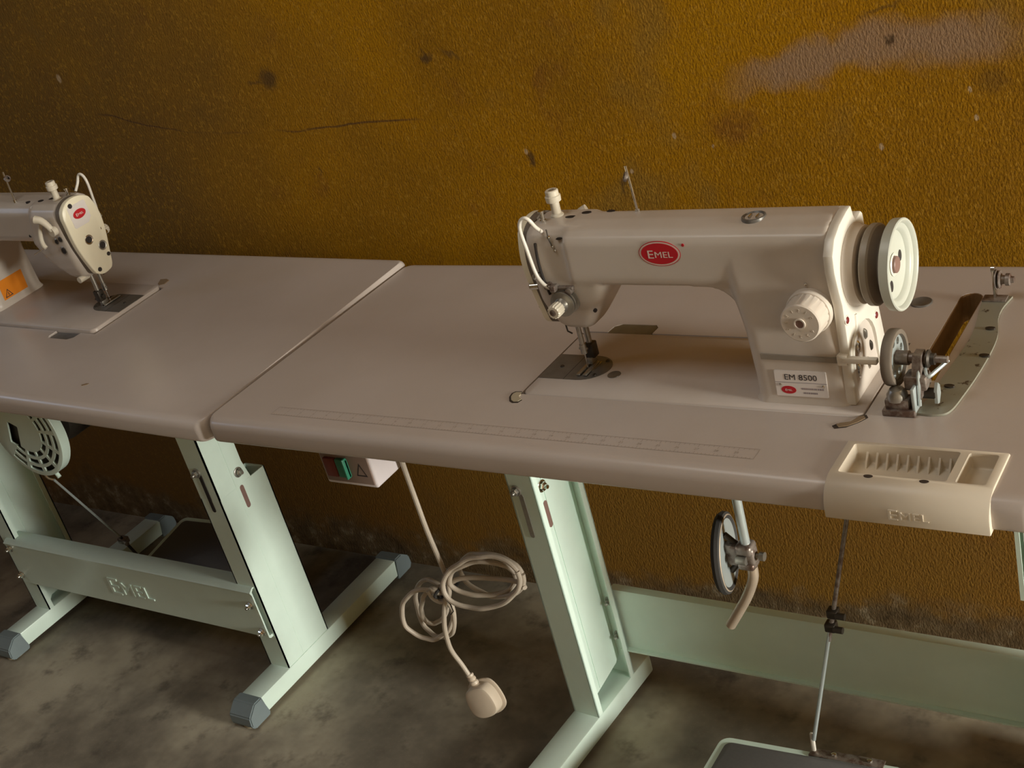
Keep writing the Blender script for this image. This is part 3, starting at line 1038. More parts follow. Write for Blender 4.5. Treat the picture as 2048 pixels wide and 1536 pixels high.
def make_machine():
    root = thing('sewing_machine', 'x', 'sewing machine')
    L = dict(local=True)
    # bed
    b = new_bm()
    loft(b, [[Vector((p[0], p[1], z)) for p in rrect(i, BW - i, i, BD - i, 0.012, 5)] for (z, i) in ((-0.034, 0), (-0.0015, 0), (-0.0004, 0.0005), (0.0004, 0.0018))])
    bed = part('bed', b, 'bed', root, **L)
    b = new_bm()
    loft(b, [[Vector((p[0], p[1], z)) for p in rrect(0.02 + i, BW - .02 - i, 0.01 + i, BD - .01 - i, 0.02, 5)] for (z, i) in ((-0.088, 0.012), (-0.080, 0.004), (-0.036, 0))])
    part('oil_pan', b, 'dark', root, **L)
    body = part('arm_casting', machine_body(), 'enamel', root, **L)
    # needle plate and slide plate
    b = new_bm()
    arc = [(0.062 + 0.037 * math.sin(a) , 0.0765 + 0.0335 * -math.cos(a)) for a in [PI * k / 16 for k in range(17)]]
    poly = [(0.0015, 0.0430), (0.062, 0.0430)] + arc + [(0.0015, 0.1100)]
    prism(b, poly, 'z', -0.002, 0.0009)
    np_ = part('needle_plate', b, 'plate_steel', bed, local=True)
    b = new_bm(); box(b, (0.0625, 0.066, 0.0009), (0.077, 0.094, 0.0016), .0003); part('feed_dog', b, 'steel', bed, local=True)
    b = new_bm(); box(b, (0.0420, 0.0432, 0.0009), (0.0426, 0.1098, 0.00105)); part('slide_joint', b, 'hole', bed, local=True)
    for (x, y) in ((0.084, 0.058), (0.084, 0.097), (0.022, 0.076)):
        screw(np_, (x, y, 0.0009), (0, 0, 1), 0.0028, 'dark')
    b = new_bm(); lathe(b, (0.1125, 0.0625, -0.001), (0.1125, 0.0625, 1), [(0, 0.0016), (0.0075, 0.0018), (0.0093, 0.0022), (0.0096, 0.001), (0.0096, 0)], 28)
    part('bed_plug', b, 'plate_steel', bed, local=True)

    # ---- needle bar, presser bar, foot
    b = new_bm(); cyl(b, (0.0665, 0.073, 0.034), (0.0665, 0.073, 0.08), 0.0036, n=16); cyl(b, (0.0665, 0.073, 0.026), (0.0665, 0.073, 0.04), 0.0046, n=16)
    cyl(b, (0.060, 0.073, 0.033), (0.073, 0.073, 0.033), 0.0016, n=10)
    nb = part('needle_bar', b, 'steel', root, **L)
    b = new_bm(); cyl(b, (0.0665, 0.073, 0.002), (0.0665, 0.073, 0.03), 0.0008, n=8); part('needle', b, 'chrome', nb, local=True)
    b = new_bm(); cyl(b, (0.0665, 0.090, 0.030), (0.0665, 0.090, 0.08), 0.0042, n=16)
    pb = part('presser_bar', b, 'steel', root, **L)
    b = new_bm(); box(b, (0.060, 0.083, 0.012), (0.074, 0.097, 0.034), .0015); cyl(b, (0.054, 0.090, 0.022), (0.062, 0.090, 0.022), 0.004, n=14)
    part('foot_clamp', b, 'dark', pb, local=True)
    b = new_bm()
    box(b, (0.0625, 0.080, 0.004), (0.0705, 0.094, 0.014), .0012)
    box(b, (0.0585, 0.052, 0.0018), (0.0645, 0.092, 0.0042), .0008); box(b, (0.0690, 0.052, 0.0018), (0.075, 0.092, 0.0042), .0008)
    part('presser_foot', b, 'steel', pb, local=True)
    b = new_bm(); tube(b, [(0.052, 0.072, 0.082), (0.050, 0.070, 0.07), (0.052, 0.068, 0.062), (0.058, 0.069, 0.058)], 0.0012, 8); part('thread_hook', b, 'dark', root, **L)

    # ---- face plate at the left end
    fy = lambda y: y
    shield = [(0.057, 0.207), (0.063, 0.217), (0.078, 0.2245), (0.093, 0.226), (0.106, 0.2225), (0.117, 0.213), (0.1215, 0.200), (0.1215, 0.186), (0.1205, 0.150), (0.116, 0.120), (0.107, 0.085), (0.101, 0.077), (0.090, 0.0715), (0.075, 0.0735), (0.069, 0.079), (0.066, 0.088), (0.060, 0.115), (0.0530, 0.150), (0.0515, 0.180)]
    shield = [(0.088 + (p[0] - 0.088) * 1.12, p[1]) for p in shield]
    sp = spline([Vector((p[0], p[1], 0)) for p in shield], 4, True)
    shield2 = [(v.x, v.y) for v in sp]
    cyc, czc = 0.088, 0.15
    def sh(k):
        return [(cyc + (p[0] - cyc) * k, czc + (p[1] - czc) * (1 - (1 - k) * .6)) for p in shield2]
    b = new_bm(); prism(b, sh(0.995), 'x', 0.0295, 0.042); part('face_gasket', b, 'belt_dark', root, **L)
    b = new_bm()
    loft(b, [[Vector((x, p[0], p[1])) for p in sh(k)] for (x, k) in ((0.0305, 1.0), (0.0235, 1.0), (0.0215, 0.985), (0.0205, 0.95))])
    fp = part('face_plate', b, 'faceplate', root, local=True, label='ivory end cover with a white and red badge')
    FX = 0.0205
    MF = Matrix(((0, 0, -1, FX), (-1, 0, 0, 0), (0, 1, 0, 0), (0, 0, 0, 1)))   # x right as seen from -x side
    def onface(y, z, rot=0.0):
        return MF @ T3(-y, z, 0) @ Matrix.Rotation(rot, 4, 'Z')
    b = new_bm(); prism(b, [(-.021, .019), (-.019, .021), (.018, .021), (.021, .018), (.021, -.012), (.0165, -.0165), (.0125, -.021), (-.018, -.021), (-.0205, -.018)], 'z', -0.001, 0.0006)
    bmesh.ops.transform(b, matrix=onface(0.090, 0.193), verts=b.verts[:])
    st = part('face_badge', b, 'white', fp, local=True)
    def fdisc(x, y, z0, z1, mat, nm):
        b = new_bm(); prism(b, ellipse(0, 0, x, y, 40), 'z', z0, z1); bmesh.ops.transform(b, matrix=onface(0.090, 0.1945), verts=b.verts[:]); part(nm, b, mat, st, local=True)
    fdisc(.0145, .0085, 0.0005, 0.0010, 'red', 'badge_oval')
    b = new_bm(); logo_text(b, 0.0056, onface(0.090, 0.1945) @ T3(0, 0, 0.0012) @ Matrix.Scale(1.25, 4, (1, 0, 0)), 0.0001)
    part('badge_lettering', b, 'white', st, local=True)
    for (y, z, r, ring) in ((0.1025, 0.2145, 0.0045, None), (0.0935, 0.143, 0.0062, 'chrome'), (0.071, 0.121, 0.0062, 'steel'), (0.0665, 0.101, 0.0038, None), (0.0975, 0.084, 0.0042, None)):
        screw(fp, (FX - 0.0003, y, z), (-1, 0, 0), r, 'hole', ring)

    # ---- thread take-up guard (white bent rod) in front of the head, and its dark slot
    b = new_bm()
    g = spline([(0.066, 0.047, 0.2190), (0.0665, 0.036, 0.2300), (0.0640, 0.030, 0.2420), (0.0575, 0.029, 0.2455), (0.0500, 0.029, 0.2400), (0.0465, 0.0295, 0.2270), (0.0490, 0.0295, 0.2010), (0.0530, 0.0295, 0.1690), (0.0590, 0.0300, 0.1540), (0.0680, 0.0320, 0.1450), (0.0760, 0.0400, 0.1430)], 5)
    tube(b, g, 0.0026, 12); part('take_up_guard', b, 'white_enamel', root, **L)
    b = new_bm(); tube(b, spline([(0.0560, 0.0405, 0.205), (0.0545, 0.0392, 0.18), (0.056, 0.0386, 0.155), (0.060, 0.0395, 0.132)], 5), [0.0018] * 16, 8)
    part('take_up_slot', b, 'hole', root, **L)
    b = new_bm(); tube(b, [(0.054, 0.05, 0.16), (0.048, 0.032, 0.158), (0.0475, 0.028, 0.161), (0.049, 0.028, 0.165), (0.0535, 0.045, 0.164)], 0.0013, 8); part('take_up_lever', b, 'chrome', root, **L)
    # ---- presser pressure knob and top fittings
    b = new_bm()
    lathe(b, (0.0665, 0.090, 0.220), (0.0665, 0.090, 1), [(0, 0), (0.0088, 0), (0.0088, 0.004), (0.0062, 0.006), (0.0062, 0.021), (0.0100, 0.0225), (0.0104, 0.030), (0.0088, 0.031), (0.0088, 0.037), (0.0075, 0.0382), (0.0045, 0.0382), (0.0042, 0.033), (0, 0.033)], 28)
    part('pressure_knob', b, 'cream', root, **L)
    b = new_bm(); lathe(b, (0.0665, 0.090, 0.253), (0.0665, 0.090, 1), [(0, 0), (0.0042, 0), (0.0042, 0.002), (0, 0.0022)], 14); part('knob_core', b, 'dark', root, **L)
    b = new_bm(); lathe(b, (0.055, 0.072, 0.214), (0.055, 0.072, 1), [(0, 0), (0.0045, 0), (0.0045, 0.010), (0.003, 0.011), (0.003, 0.019), (0.0042, 0.020), (0.0042, 0.023), (0, 0.024)], 20)
    part('thread_stud', b, 'chrome', root, **L)
    for (x, y, z, sx, sy) in ((0.090, 0.0850, 0.2212, 0.0085, 0.0045), (0.108, 0.096, 0.2222, 0.007, 0.0045), (0.142, 0.100, 0.2218, 0.0058, 0.0038), (0.074, 0.064, 0.2195, 0.0042, 0.0036)):
        b = new_bm(); lathe(b, (x, y, z - .002), (x, y, 1), [(0, 0.0032), (0.85, 0.0034), (1.0, 0.003), (1.0, 0)], 20, sx, sy) if False else prism(b, ellipse(x, y, sx, sy, 20), 'z', z - 0.003, z + 0.0009)
        part('top_hole', b, 'hole', root, **L)
    # thread pin
    b = new_bm(); tube(b, [(0.182, 0.099, 0.220), (0.1805, 0.099, 0.250), (0.1785, 0.099, 0.283)], 0.0019, 10)
    cyl(b, (0.182, 0.099, 0.219), (0.182, 0.099, 0.2255), 0.0034, n=14)
    pin = part('thread_pin', b, 'chrome', root, **L)
    b = new_bm(); lathe(b, (0.1772, 0.099, 0.268), (0.170, 0.095, 0.2725), [(0.0045, 0), (0.0085, 0), (0.009, 0.002), (0.0085, 0.004), (0.0045, 0.004)], 20, 1, .7)
    part('thread_eyelet', b, 'rusty', pin, local=True)
    # oil sight window on top
    b = new_bm(); lathe(b, (0.352, 0.071, 0.2195), (0.352, 0.069, 1), [(0, 0.0022), (0.0085, 0.0026), (0.0105, 0.0030), (0.0128, 0.0056), (0.0145, 0.0050), (0.0152, 0.0020), (0.0152, 0)], 32)
    ow = part('oil_window', b, 'plate_steel', root, **L)
    for s in (-.0055, .004):
        b = new_bm(); box(b, (0.352 + s, 0.066, 0.2225), (0.352 + s + .0018, 0.076, 0.2255), .0006); part('window_bar', b, 'chrome', ow, local=True)

    # ---- front of the head: thread tension
    b = new_bm()
    ax, az = 0.083, 0.1235
    lathe(b, (ax, 0.044, az), (ax, 0.0, az), [(0, 0), (0.0185, 0), (0.0185, 0.004), (0.014, 0.0055), (0.014, 0.008), (0.0175, 0.0095), (0.0175, 0.0115), (0.012, 0.013), (0.0175, 0.0145), (0.0175, 0.0165), (0.010, 0.018), (0.0085, 0.026), (0, 0.026)], 36)
    td = part('tension_discs', b, 'steel', root, **L)
    b = new_bm()
    n = 30
    def knurl(r, h):
        return [Vector((ax + (r + (0.0004 if i % 2 else -0.0004)) * math.cos(2 * PI * i / n), h, az + (r + (0.0004 if i % 2 else -0.0004)) * math.sin(2 * PI * i / n))) for i in range(n)]
    loft(b, [knurl(0.0088, 0.019), knurl(0.0092, 0.018), knurl(0.0092, 0.006), knurl(0.0080, 0.004)])
    part('tension_knob', b, 'cream', td, local=True, smooth=20)
    b = new_bm(); lathe(b, (ax, 0.006, az), (ax, 0, az), [(0.0045, 0), (0.0045, 0.003), (0.003, 0.0034), (0, 0.003)], 16); part('tension_stud', b, 'rusty', td, local=True)
    b = new_bm()
    box(b, (0.060, 0.034, 0.141), (0.100, 0.0405, 0.1455), .001); box(b, (0.070, 0.026, 0.1415), (0.078, 0.036, 0.1500), .001); cyl(b, (0.094, 0.042, 0.1395), (0.094, 0.031, 0.1395), 0.0048, n=16)
    cyl(b, (0.064, 0.042, 0.147), (0.064, 0.029, 0.147), 0.0036, n=14)
    part('thread_guide', b, 'rusty', root, **L)
    screw(root, (0.1215, 0.0418, 0.1085), (0.2, -1, 0), 0.0026, 'hole')
    # side screws of the head
    for (x, y, z) in ((0.026, 0.060, 0.150), (0.028, 0.052, 0.138)):
        b = new_bm(); lathe(b, (x + .008, y, z), (x - .01, y - .004, z), [(0, 0), (0.0045, 0), (0.0045, 0.012), (0.003, 0.0135), (0, 0.0135)], 16); part('head_screw', b, 'chrome', root, **L)
    b = new_bm(); tube(b, [(0.078, 0.0415, 0.224), (0.080, 0.0385, 0.212), (0.083, 0.0385, 0.202)], 0.0009, 6); part('thread_wire', b, 'dark', root, **L)
    for (x, z) in ((0.0795, 0.2135), (0.0825, 0.2015), (0.085, 0.1955)):
        screw(root, (x, 0.0395, z), (0, -1, 0.15), 0.0022, 'chrome')
    b = new_bm(); prism(b, ellipse(0.094, 0.211, 0.0042, 0.0012, 16), 'y', 0.040, 0.0435); part('seam_notch', b, 'hole', root, **L)

    # ---- badges on the front
    MFr = Matrix(((1, 0, 0, 0), (0, 0, -1, 0), (0, 1, 0, 0), (0, 0, 0, 1)))
    oval_logo(root, T3(0.2385, 0.0343, 0.193) @ MFr @ Matrix.Identity(4), 0.0285, 0.0165)
    b = new_bm(); prism(b, ellipse(0.272, 0.204, 0.0019, 0.0019, 20), 'y', 0.0338, 0.0350); part('registered_mark', b, 'red', root, **L)
    # name plate
    MP = T3(0.3985, 0.02155, 0.0275) @ Euler((math.radians(-3.0), 0, 0)).to_matrix().to_4x4() @ MFr
    b = new_bm(); prism(b, rrect(-.0325, .0325, -.017, .017, 0.0012, 3), 'z', -0.003, 0.0005)
    bmesh.ops.transform(b, matrix=MP, verts=b.verts[:])
    pl = part('name_plate', b, 'white', root, local=True, label='white model plate with black and red print')
    b = new_bm(); add_mesh(b, text_mesh('EM 8500', 0.0105, 0.0001, 0.0), MP @ T3(0.0005, 0.0052, 0.0007) @ Matrix.Scale(1.12, 4, (1, 0, 0)))
    part('plate_lettering', b, 'black', pl, local=True)
    b = new_bm(); box(b, (-.0325, .0012, .0004), (.0325, .0018, .0007), M=MP)
    for (y, w0, w1) in ((-.0062, 0.000, .026), (-.0118, 0.002, .020)):
        x = w0
        while x < w1:
            wd = random.uniform(.0012, .0026)
            box(b, (x, y - .0011, .0004), (x + wd, y + .0011, .0007), M=MP)
            x += wd + random.uniform(.0004, .0008)
    part('plate_rule', b, 'print_grey', pl, local=True)
    b = new_bm(); prism(b, ellipse(-.0165, -.0085, .0095, .0052, 30), 'z', 0.0003, 0.0007); bmesh.ops.transform(b, matrix=MP, verts=b.verts[:])
    part('plate_badge', b, 'red', pl, local=True)
    b = new_bm(); logo_text(b, 0.0030, MP @ T3(-.0165, -.0085, .0009) @ Matrix.Scale(1.2, 4, (1, 0, 0)), 0.00005); part('plate_badge_lettering', b, 'white', pl, local=True)
    for (x, y) in ((-.0265, -.0020), (.0275, -.0020)):
        b = new_bm(); lathe(b, MP @ Vector((x, y, 0)), MP @ Vector((x, y, 1)), [(0.0019, 0), (0.0019, 0.0009), (0.001, 0.0016), (0, 0.0018)], 14); part('plate_rivet', b, 'chrome', pl, local=True)

    # ---- stitch length dial
    b = new_bm()
    dx, dz = 0.4225, 0.1235
    lathe(b, (dx, 0.032, dz), (dx, -1, dz), [(0, 0), (0.0275, 0), (0.0275, 0.010), (0.0262, 0.0115), (0.0245, 0.0118)], 44)
    dial = part('stitch_dial', b, 'dial', root, **L)
    b = new_bm()
    n = 64
    def ridge(r, y, amp):
        return [Vector((dx + (r - (amp if (i % 4) == 0 else 0)) * math.cos(2 * PI * i / n), y, dz + (r - (amp if (i % 4) == 0 else 0)) * math.sin(2 * PI * i / n))) for i in range(n)]
    loft(b, [ridge(0.0248, 0.0215, 0), ridge(0.0250, 0.0205, 0.0009), ridge(0.0246, 0.004, 0.0009), ridge(0.0240, -0.004, 0.0), ridge(0.0225, -0.0055, 0)])
    dk = part('dial_knob', b, 'dial', dial, local=True, smooth=25)
    b = new_bm(); lathe(b, (dx, -0.0052, dz), (dx, -1, dz), [(0.0052, 0), (0.0068, 0), (0.0068, 0.0022), (0.0052, 0.0022), (0.0052, 0.0)], 24); part('dial_collar', b, 'dial', dk, local=True)
    b = new_bm(); lathe(b, (dx, -0.0053, dz), (dx, -1, dz), [(0, 0.0009), (0.0052, 0.0009), (0.0052, 0)], 24); part('dial_core', b, 'hub_brown', dk, local=True)
    for k in range(11):
        a = PI * 0.15 + 2 * PI * k / 12
        b = new_bm(); add_mesh(b, text_mesh(str((k % 6)), 0.0052, 0.0002), T3(dx + 0.0168 * math.cos(a), -0.0056, dz + 0.0168 * math.sin(a)) @ MFr @ Matrix.Rotation(a - PI / 2, 4, 'Z') @ T3(0, -.0018, 0))
        part('dial_number', b, 'dial', dk, local=True)
    screw(root, (0.421, 0.0305, 0.1555), (0, -1, 0), 0.0018, 'chrome')
    # reverse lever groove and lever
    b = new_bm(); prism(b, [(0.352, 0.0585), (0.352, 0.0655), (0.4575, 0.0635), (0.4575, 0.0575)], 'y', 0.0225, 0.0258); part('lever_groove', b, 'pulley_brown', root, **L)
    b = new_bm(); box(b, (0.455, 0.0185, 0.0595), (0.4960, 0.0265, 0.0665), .0012); box(b, (0.448, 0.0195, 0.0555), (0.4605, 0.030, 0.0690), .0015)
    part('reverse_lever', b, 'white_enamel', root, **L)

    # ---- right end: cover with lip, boss, window with linkage
    endp = [(0.023, 0.001), (0.0255, 0.060), (0.0270, 0.130), (0.0225, 0.150), (0.0185, 0.175), (0.0200, 0.195), (0.032, 0.2105), (0.052, 0.219), (0.078, 0.2245), (0.092, 0.2255), (0.096, 0.212), (0.101, 0.2035), (0.109, 0.2050), (0.119, 0.2070), (0.124, 0.202), (0.126, 0.180), (0.131, 0.10), (0.141, 0.03), (0.144, 0.001)]
    b = new_bm(); prism(b, endp, 'x', 0.4505, 0.4625)
    ec = finish(b, 0)
    arch = [(0.036, -0.02), (0.036, 0.045)] + [(0.075 - 0.039 * math.cos(PI * k / 10), 0.045 + 0.040 * math.sin(PI * k / 10)) for k in range(1, 10)] + [(0.114, 0.045), (0.114, -0.02)]
    c = new_bm(); prism(c, arch, 'x', 0.4545, 0.48)
    ec = evaluated(ec, [('BEVEL', dict(width=0.0016, segments=2, limit_method='ANGLE', angle_limit=math.radians(50)))])
    ec = cut(ec, [finish(c, 0)])
    end = part('end_cover', ec, 'white_enamel', root, **L)
    b = new_bm(); prism(b, [(p[0] * .96 + .003, max(p[1], 0.012)) for p in arch if p[1] > -1], 'x', 0.4535, 0.4552); part('end_window', b, 'rusty', end, local=True)
    for (y, z, r, m) in ((0.062, 0.058, 0.0075, 'chrome'), (0.088, 0.062, 0.006, 'steel'), (0.054, 0.030, 0.0085, 'chrome'), (0.085, 0.024, 0.0075, 'chrome'), (0.10, 0.04, 0.006, 'dark')):
        b = new_bm(); lathe(b, (0.4552, y, z), (1, y, z), [(r, 0), (r, 0.004), (r * .7, 0.006), (0, 0.0062)], 18, .6, 1.2); part('linkage_pin', b, m, end, local=True)
    b = new_bm(); box(b, (0.4552, 0.040, 0.0), (0.4600, 0.108, 0.013), .002); part('linkage_bar', b, 'steel', end, local=True)
    b = new_bm(); tube(b, spline([(0.4625, 0.058, 0.104), (0.4625, 0.055, 0.088), (0.4625, 0.046, 0.080), (0.4625, 0.036, 0.066), (0.4625, 0.0325, 0.045)], 4), 0.0026, 8); part('cover_rib', b, 'white_enamel', end, local=True)
    for (y, z) in ((0.033, 0.109), (0.121, 0.070)):
        screw(end, (0.4625, y, z), (1, 0, 0), 0.0042, 'red_screw', 'white_enamel')
    hy, hz = 0.082, 0.1560
    b = new_bm(); lathe(b, (0.4615, hy, hz), (1, hy, hz), [(0.049, -.004), (0.049, 0.002), (0.0465, 0.005), (0.0455, 0.013), (0.043, 0.0145), (0.020, 0.0145)], 56)
    part('shaft_boss', b, 'enamel', root, **L)
    # ---- hand wheel
    HX = 0.4775
    prof = [(0.012, 0.004), (0.0455, 0.004), (0.0475, 0.006), (0.0475, 0.0125), (0.0455, 0.0145), (0.0395, 0.0205), (0.0385, 0.0225), (0.0455, 0.0270), (0.0505, 0.0285), (0.0525, 0.0300), (0.0530, 0.0400), (0.0520, 0.0412), (0.0500, 0.0412), (0.0485, 0.0400), (0.0472, 0.0365), (0.0430, 0.0355), (0.0410, 0.0342), (0.0392, 0.0300), (0.0360, 0.0285), (0.0150, 0.0285), (0.0130, 0.0290), (0.0100, 0.0290), (0.0, 0.0290)]
    b = new_bm(); lathe(b, (HX, hy, hz), (1, hy, hz), prof[8:], 64)
    hw = part('hand_wheel', b, 'pulley_paint', root, local=True, label='pale green dished hand wheel')
    b = new_bm(); lathe(b, (HX, hy, hz), (1, hy, hz), prof[:5], 56); part('wheel_hub', b, 'pulley_brown', hw, local=True)
    b = new_bm(); lathe(b, (HX, hy, hz), (1, hy, hz), prof[4:9], 56); part('belt_groove', b, 'belt_dark', hw, local=True)
    b = new_bm(); lathe(b, (HX, hy, hz), (1, hy, hz), [(0.0098, 0.028), (0.0098, 0.0330), (0.0088, 0.0340), (0, 0.0340)], 28); part('wheel_cap', b, 'hub_brown', hw, local=True)
    b = new_bm(); lathe(b, (HX, hy, hz), (1, hy, hz), [(0.0118, 0.0285), (0.0135, 0.0300), (0.0118, 0.0312), (0.0100, 0.0300)], 32); part('cap_ring', b, 'white_enamel', hw, local=True)
    for k, (a, r) in enumerate(((PI * 0.63, 0.0245), (PI * 1.32, 0.0250), (PI * 0.0, 0.0245))):
        b = new_bm()
        cy_, cz_ = hy + r * math.cos(a), hz + r * math.sin(a)
        pts = [(cy_ + 0.0052 * math.cos(2 * PI * i / 16) * (1.0), cz_ + 0.0068 * math.sin(2 * PI * i / 16)) for i in range(16)]
        prism(b, pts, 'x', HX + 0.0275, HX + 0.0289); part('wheel_hole', b, 'hole', hw, local=True)

    # ---- rear of the arm: presser lifting lever, plugs
    b = new_bm(); cyl(b, (0.056, 0.120, 0.178), (0.056, 0.137, 0.178), 0.0085, n=24); part('lifter_hub', b, 'cream', root, **L)
    b = new_bm()
    g = spline([(0.056, 0.133, 0.180), (0.062, 0.136, 0.194), (0.069, 0.139, 0.203), (0.078, 0.143, 0.207)], 5)
    tube(b, g, [0.0055 + 0.0022 * i / (len(g) - 1) for i in range(len(g))], 12); part('lifter_finger', b, 'cream', root, **L)
    b = new_bm()
    g = spline([(0.082, 0.131, 0.196), (0.090, 0.135, 0.180), (0.092, 0.139, 0.165), (0.088, 0.142, 0.155), (0.084, 0.142, 0.149)], 5)
    tube(b, g, [0.0042] * len(g), 10); part('lifter_arm', b, 'cream', root, **L)
    b = new_bm(); tube(b, [(0.086, 0.142, 0.150), (0.112, 0.139, 0.140), (0.138, 0.136, 0.131)], 0.0014, 8); part('lifter_wire', b, 'chrome', root, **L)
    for (x, z, r) in ((0.052, 0.160, 0.0045), (0.065, 0.155, 0.0045), (0.056, 0.137, 0.0058), (0.108, 0.157, 0.0048), (0.15, 0.162, 0.0022)):
        screw(root, (x, 0.1282 if x < .10 else 0.1262 if x < .13 else 0.1208, z), (0, 1, 0), r, 'hole', 'steel')
    b = new_bm(); cyl(b, (0.060, 0.100, 0.072), (0.060, 0.122, 0.072), 0.006, n=16); part('thread_cutter', b, 'cream', root, **L)
    return root

MACH_R = make_machine()
MACH_R['label'] = 'cream sewing machine on the front table, turned towards us, with pale green hand wheel'
MACH_L = copy_tree(MACH_R)
MACH_L['label'] = 'cream sewing machine on the left table, ivory face plate turned right, cut by frame'
MACH_R['group'] = MACH_L['group'] = 'industrial sewing machines'
MACH_R.matrix_world = MROOT_R @ T3(BX, BY, TZ + 0.0004)
MACH_R['_m'] = [c for row in MACH_R.matrix_world for c in row]
ML = LT @ T3(-BX - .003, TD - BY - 0.014, 0.0060) @ Matrix.Rotation(PI, 4, 'Z')
MACH_L.matrix_world = ML
# orange warning sticker on the column of the left machine
b = new_bm()
MS = Matrix(((0, 0, -1, 0), (-1, 0, 0, 0), (0, 1, 0, 0), (0, 0, 0, 1)))
MSt = T3(0.3352, 0.089, 0.0335) @ Matrix.Rotation(math.radians(-4.0), 4, 'Y') @ MS
prism(b, rrect(-.030, .030, -.0225, .0225, .001, 2), 'z', -0.003, 0.0007)
bmesh.ops.transform(b, matrix=MSt, verts=b.verts[:])
ws = part('warning_sticker', b, 'orange', MACH_L, local=True, label='orange warning sticker with black triangle')
b = new_bm()
tri = [(-.0095, -.0075), (.0095, -.0075), (0, .009)]
tri2 = [(-.0070, -.0060), (.0070, -.0060), (0, .0062)]
A = [b.verts.new((p[0], p[1], .0009)) for p in tri]; B = [b.verts.new((p[0], p[1], .0009)) for p in tri2]
for i in range(3):
    j = (i + 1) % 3
    b.faces.new((A[i], A[j], B[j], B[i]))
tk = [b.verts.new(p) for p in ((-.001, -.0045, .0009), (.001, -.0045, .0009), (.0006, .002, .0009), (-.0006, .002, .0009))]
b.faces.new(tk)
bmesh.ops.transform(b, matrix=MSt @ T3(-0.016, -.008, 0), verts=b.verts[:])
part('warning_triangle', b, 'black', ws, local=True, smooth=0)

# ================================================================ BOBBIN WINDER (on the front table, frame of the machine)
MW = MROOT_R @ T3(BX, BY, TZ)
WIND = thing('bobbin_winder', 'metal bobbin winder with spoked wheel and long bent bracket, right of the hand wheel', 'bobbin winder', MW)
L = dict(local=True)
b = new_bm()
edgeR = spline([(0.5365, 0.0135, 0), (0.556, 0.0125, 0), (0.571, 0.022, 0), (0.5765, 0.06, 0), (0.580, 0.11, 0), (0.581, 0.165, 0), (0.578, 0.205, 0), (0.5685, 0.245, 0), (0.5665, 0.275, 0), (0.571, 0.308, 0)], 5)
edgeL = spline([(0.5365, 0.034, 0), (0.540, 0.05, 0), (0.541, 0.08, 0), (0.544, 0.12, 0), (0.547, 0.165, 0), (0.5475, 0.205, 0), (0.5430, 0.245, 0), (0.5385, 0.275, 0), (0.5360, 0.308, 0)], 5)
prism(b, [(v.x, v.y) for v in edgeR] + [(v.x, v.y) for v in edgeL[::-1]], 'z', 0.0002, 0.0030)
plate = part('bracket_plate', b, 'winder_plate', WIND, local=True, label='long bracket plate of chipped grey green paint')
b = new_bm(); box(b, (0.5365, 0.290, 0.003), (0.5665, 0.307, 0.0055), .0008); part('stud_foot', b, 'rusty', WIND, **L)
b = new_bm(); box(b, (0.5500, 0.297, 0.0045), (0.5535, 0.305, 0.045), .0012); cyl(b, (0.5495, 0.301, 0.045), (0.5540, 0.301, 0.045), 0.0045, n=16)
part('stud_post', b, 'chrome', WIND, **L)
b = new_bm()
lathe(b, (0.5535, 0.301, 0.030), (1, 0.301, 0.030), [(0, 0), (0.0128, 0.001), (0.0128, 0.0022), (0.005, 0.0035), (0.0118, 0.005), (0.0118, 0.0062), (0.006, 0.0075), (0.0055, 0.012), (0.008, 0.013), (0.008, 0.018), (0.0045, 0.019), (0.004, 0.023), (0, 0.0235)], 28)
part('thread_tension', b, 'rusty', WIND, **L)
for (x, y) in ((0.566, 0.218), (0.556, 0.075), (0.5765, 0.150)):
    b = new_bm(); lathe(b, (x, y, 0.002), (x, y, 1), [(0.0045, 0), (0.0045, 0.003), (0.002, 0.0036), (0, 0.003)], 10, 1.4, 0.8); part('plate_screw', b, 'dark', WIND, **L)
# base casting
b = new_bm(); box(b, (0.4985, 0.006, 0.0), (0.5365, 0.030, 0.008), .0015); box(b, (0.5010, 0.010, 0.006), (0.5300, 0.028, 0.020), .003)
part('base', b, 'rusty', WIND, **L)
b = new_bm(); lathe(b, (0.514, 0.020, 0.017), (0.512, 0.012, 1), [(0, 0), (0.012, 0), (0.012, 0.007), (0.008, 0.013), (0, 0.016)], 24); part('clamp_knob', b, 'steel', WIND, **L)
b = new_bm(); box(b, (0.533, 0.010, 0.004), (0.5370, 0.028, 0.035), .001); part('base_cheek', b, 'galv', WIND, **L)
b = new_bm()
prism(b, [(0.018, 0.018), (0.050, 0.018), (0.056, 0.046), (0.050, 0.066), (0.034, 0.066), (0.026, 0.050)], 'x', 0.532, 0.542)
box(b, (0.522, 0.022, 0.026), (0.548, 0.044, 0.044), .003)
part('frame_casting', b, 'rusty', WIND, **L)
wy, wz, wx = 0.045, 0.0565, 0.5125
wh = None
b = new_bm()
lathe(b, (wx - .011, wy, wz), (1, wy, wz), [(0.028, 0.0), (0.033, 0.0), (0.0335, 0.0015), (0.0335, 0.0105), (0.0325, 0.012), (0.0275, 0.012), (0.0268, 0.009), (0.0268, 0.003), (0.028, 0.0)], 48)
wh = part('wheel_tyre', b, 'belt_dark', WIND, local=True, label='rubber tyred friction wheel')
wd = new_bm(); prism(wd, ellipse(wy, wz, 0.0275, 0.0275, 48), 'x', wx - 0.006, wx - 0.003)
cm = []
for k in range(8):
    a = 2 * PI * k / 8 + .2
    c = new_bm(); cyl(c, (wx - 0.02, wy + 0.0195 * math.cos(a), wz + 0.0195 * math.sin(a)), (wx + 0.02, wy + 0.0195 * math.cos(a), wz + 0.0195 * math.sin(a)), 0.0045, n=16); cm.append(finish(c, 0))
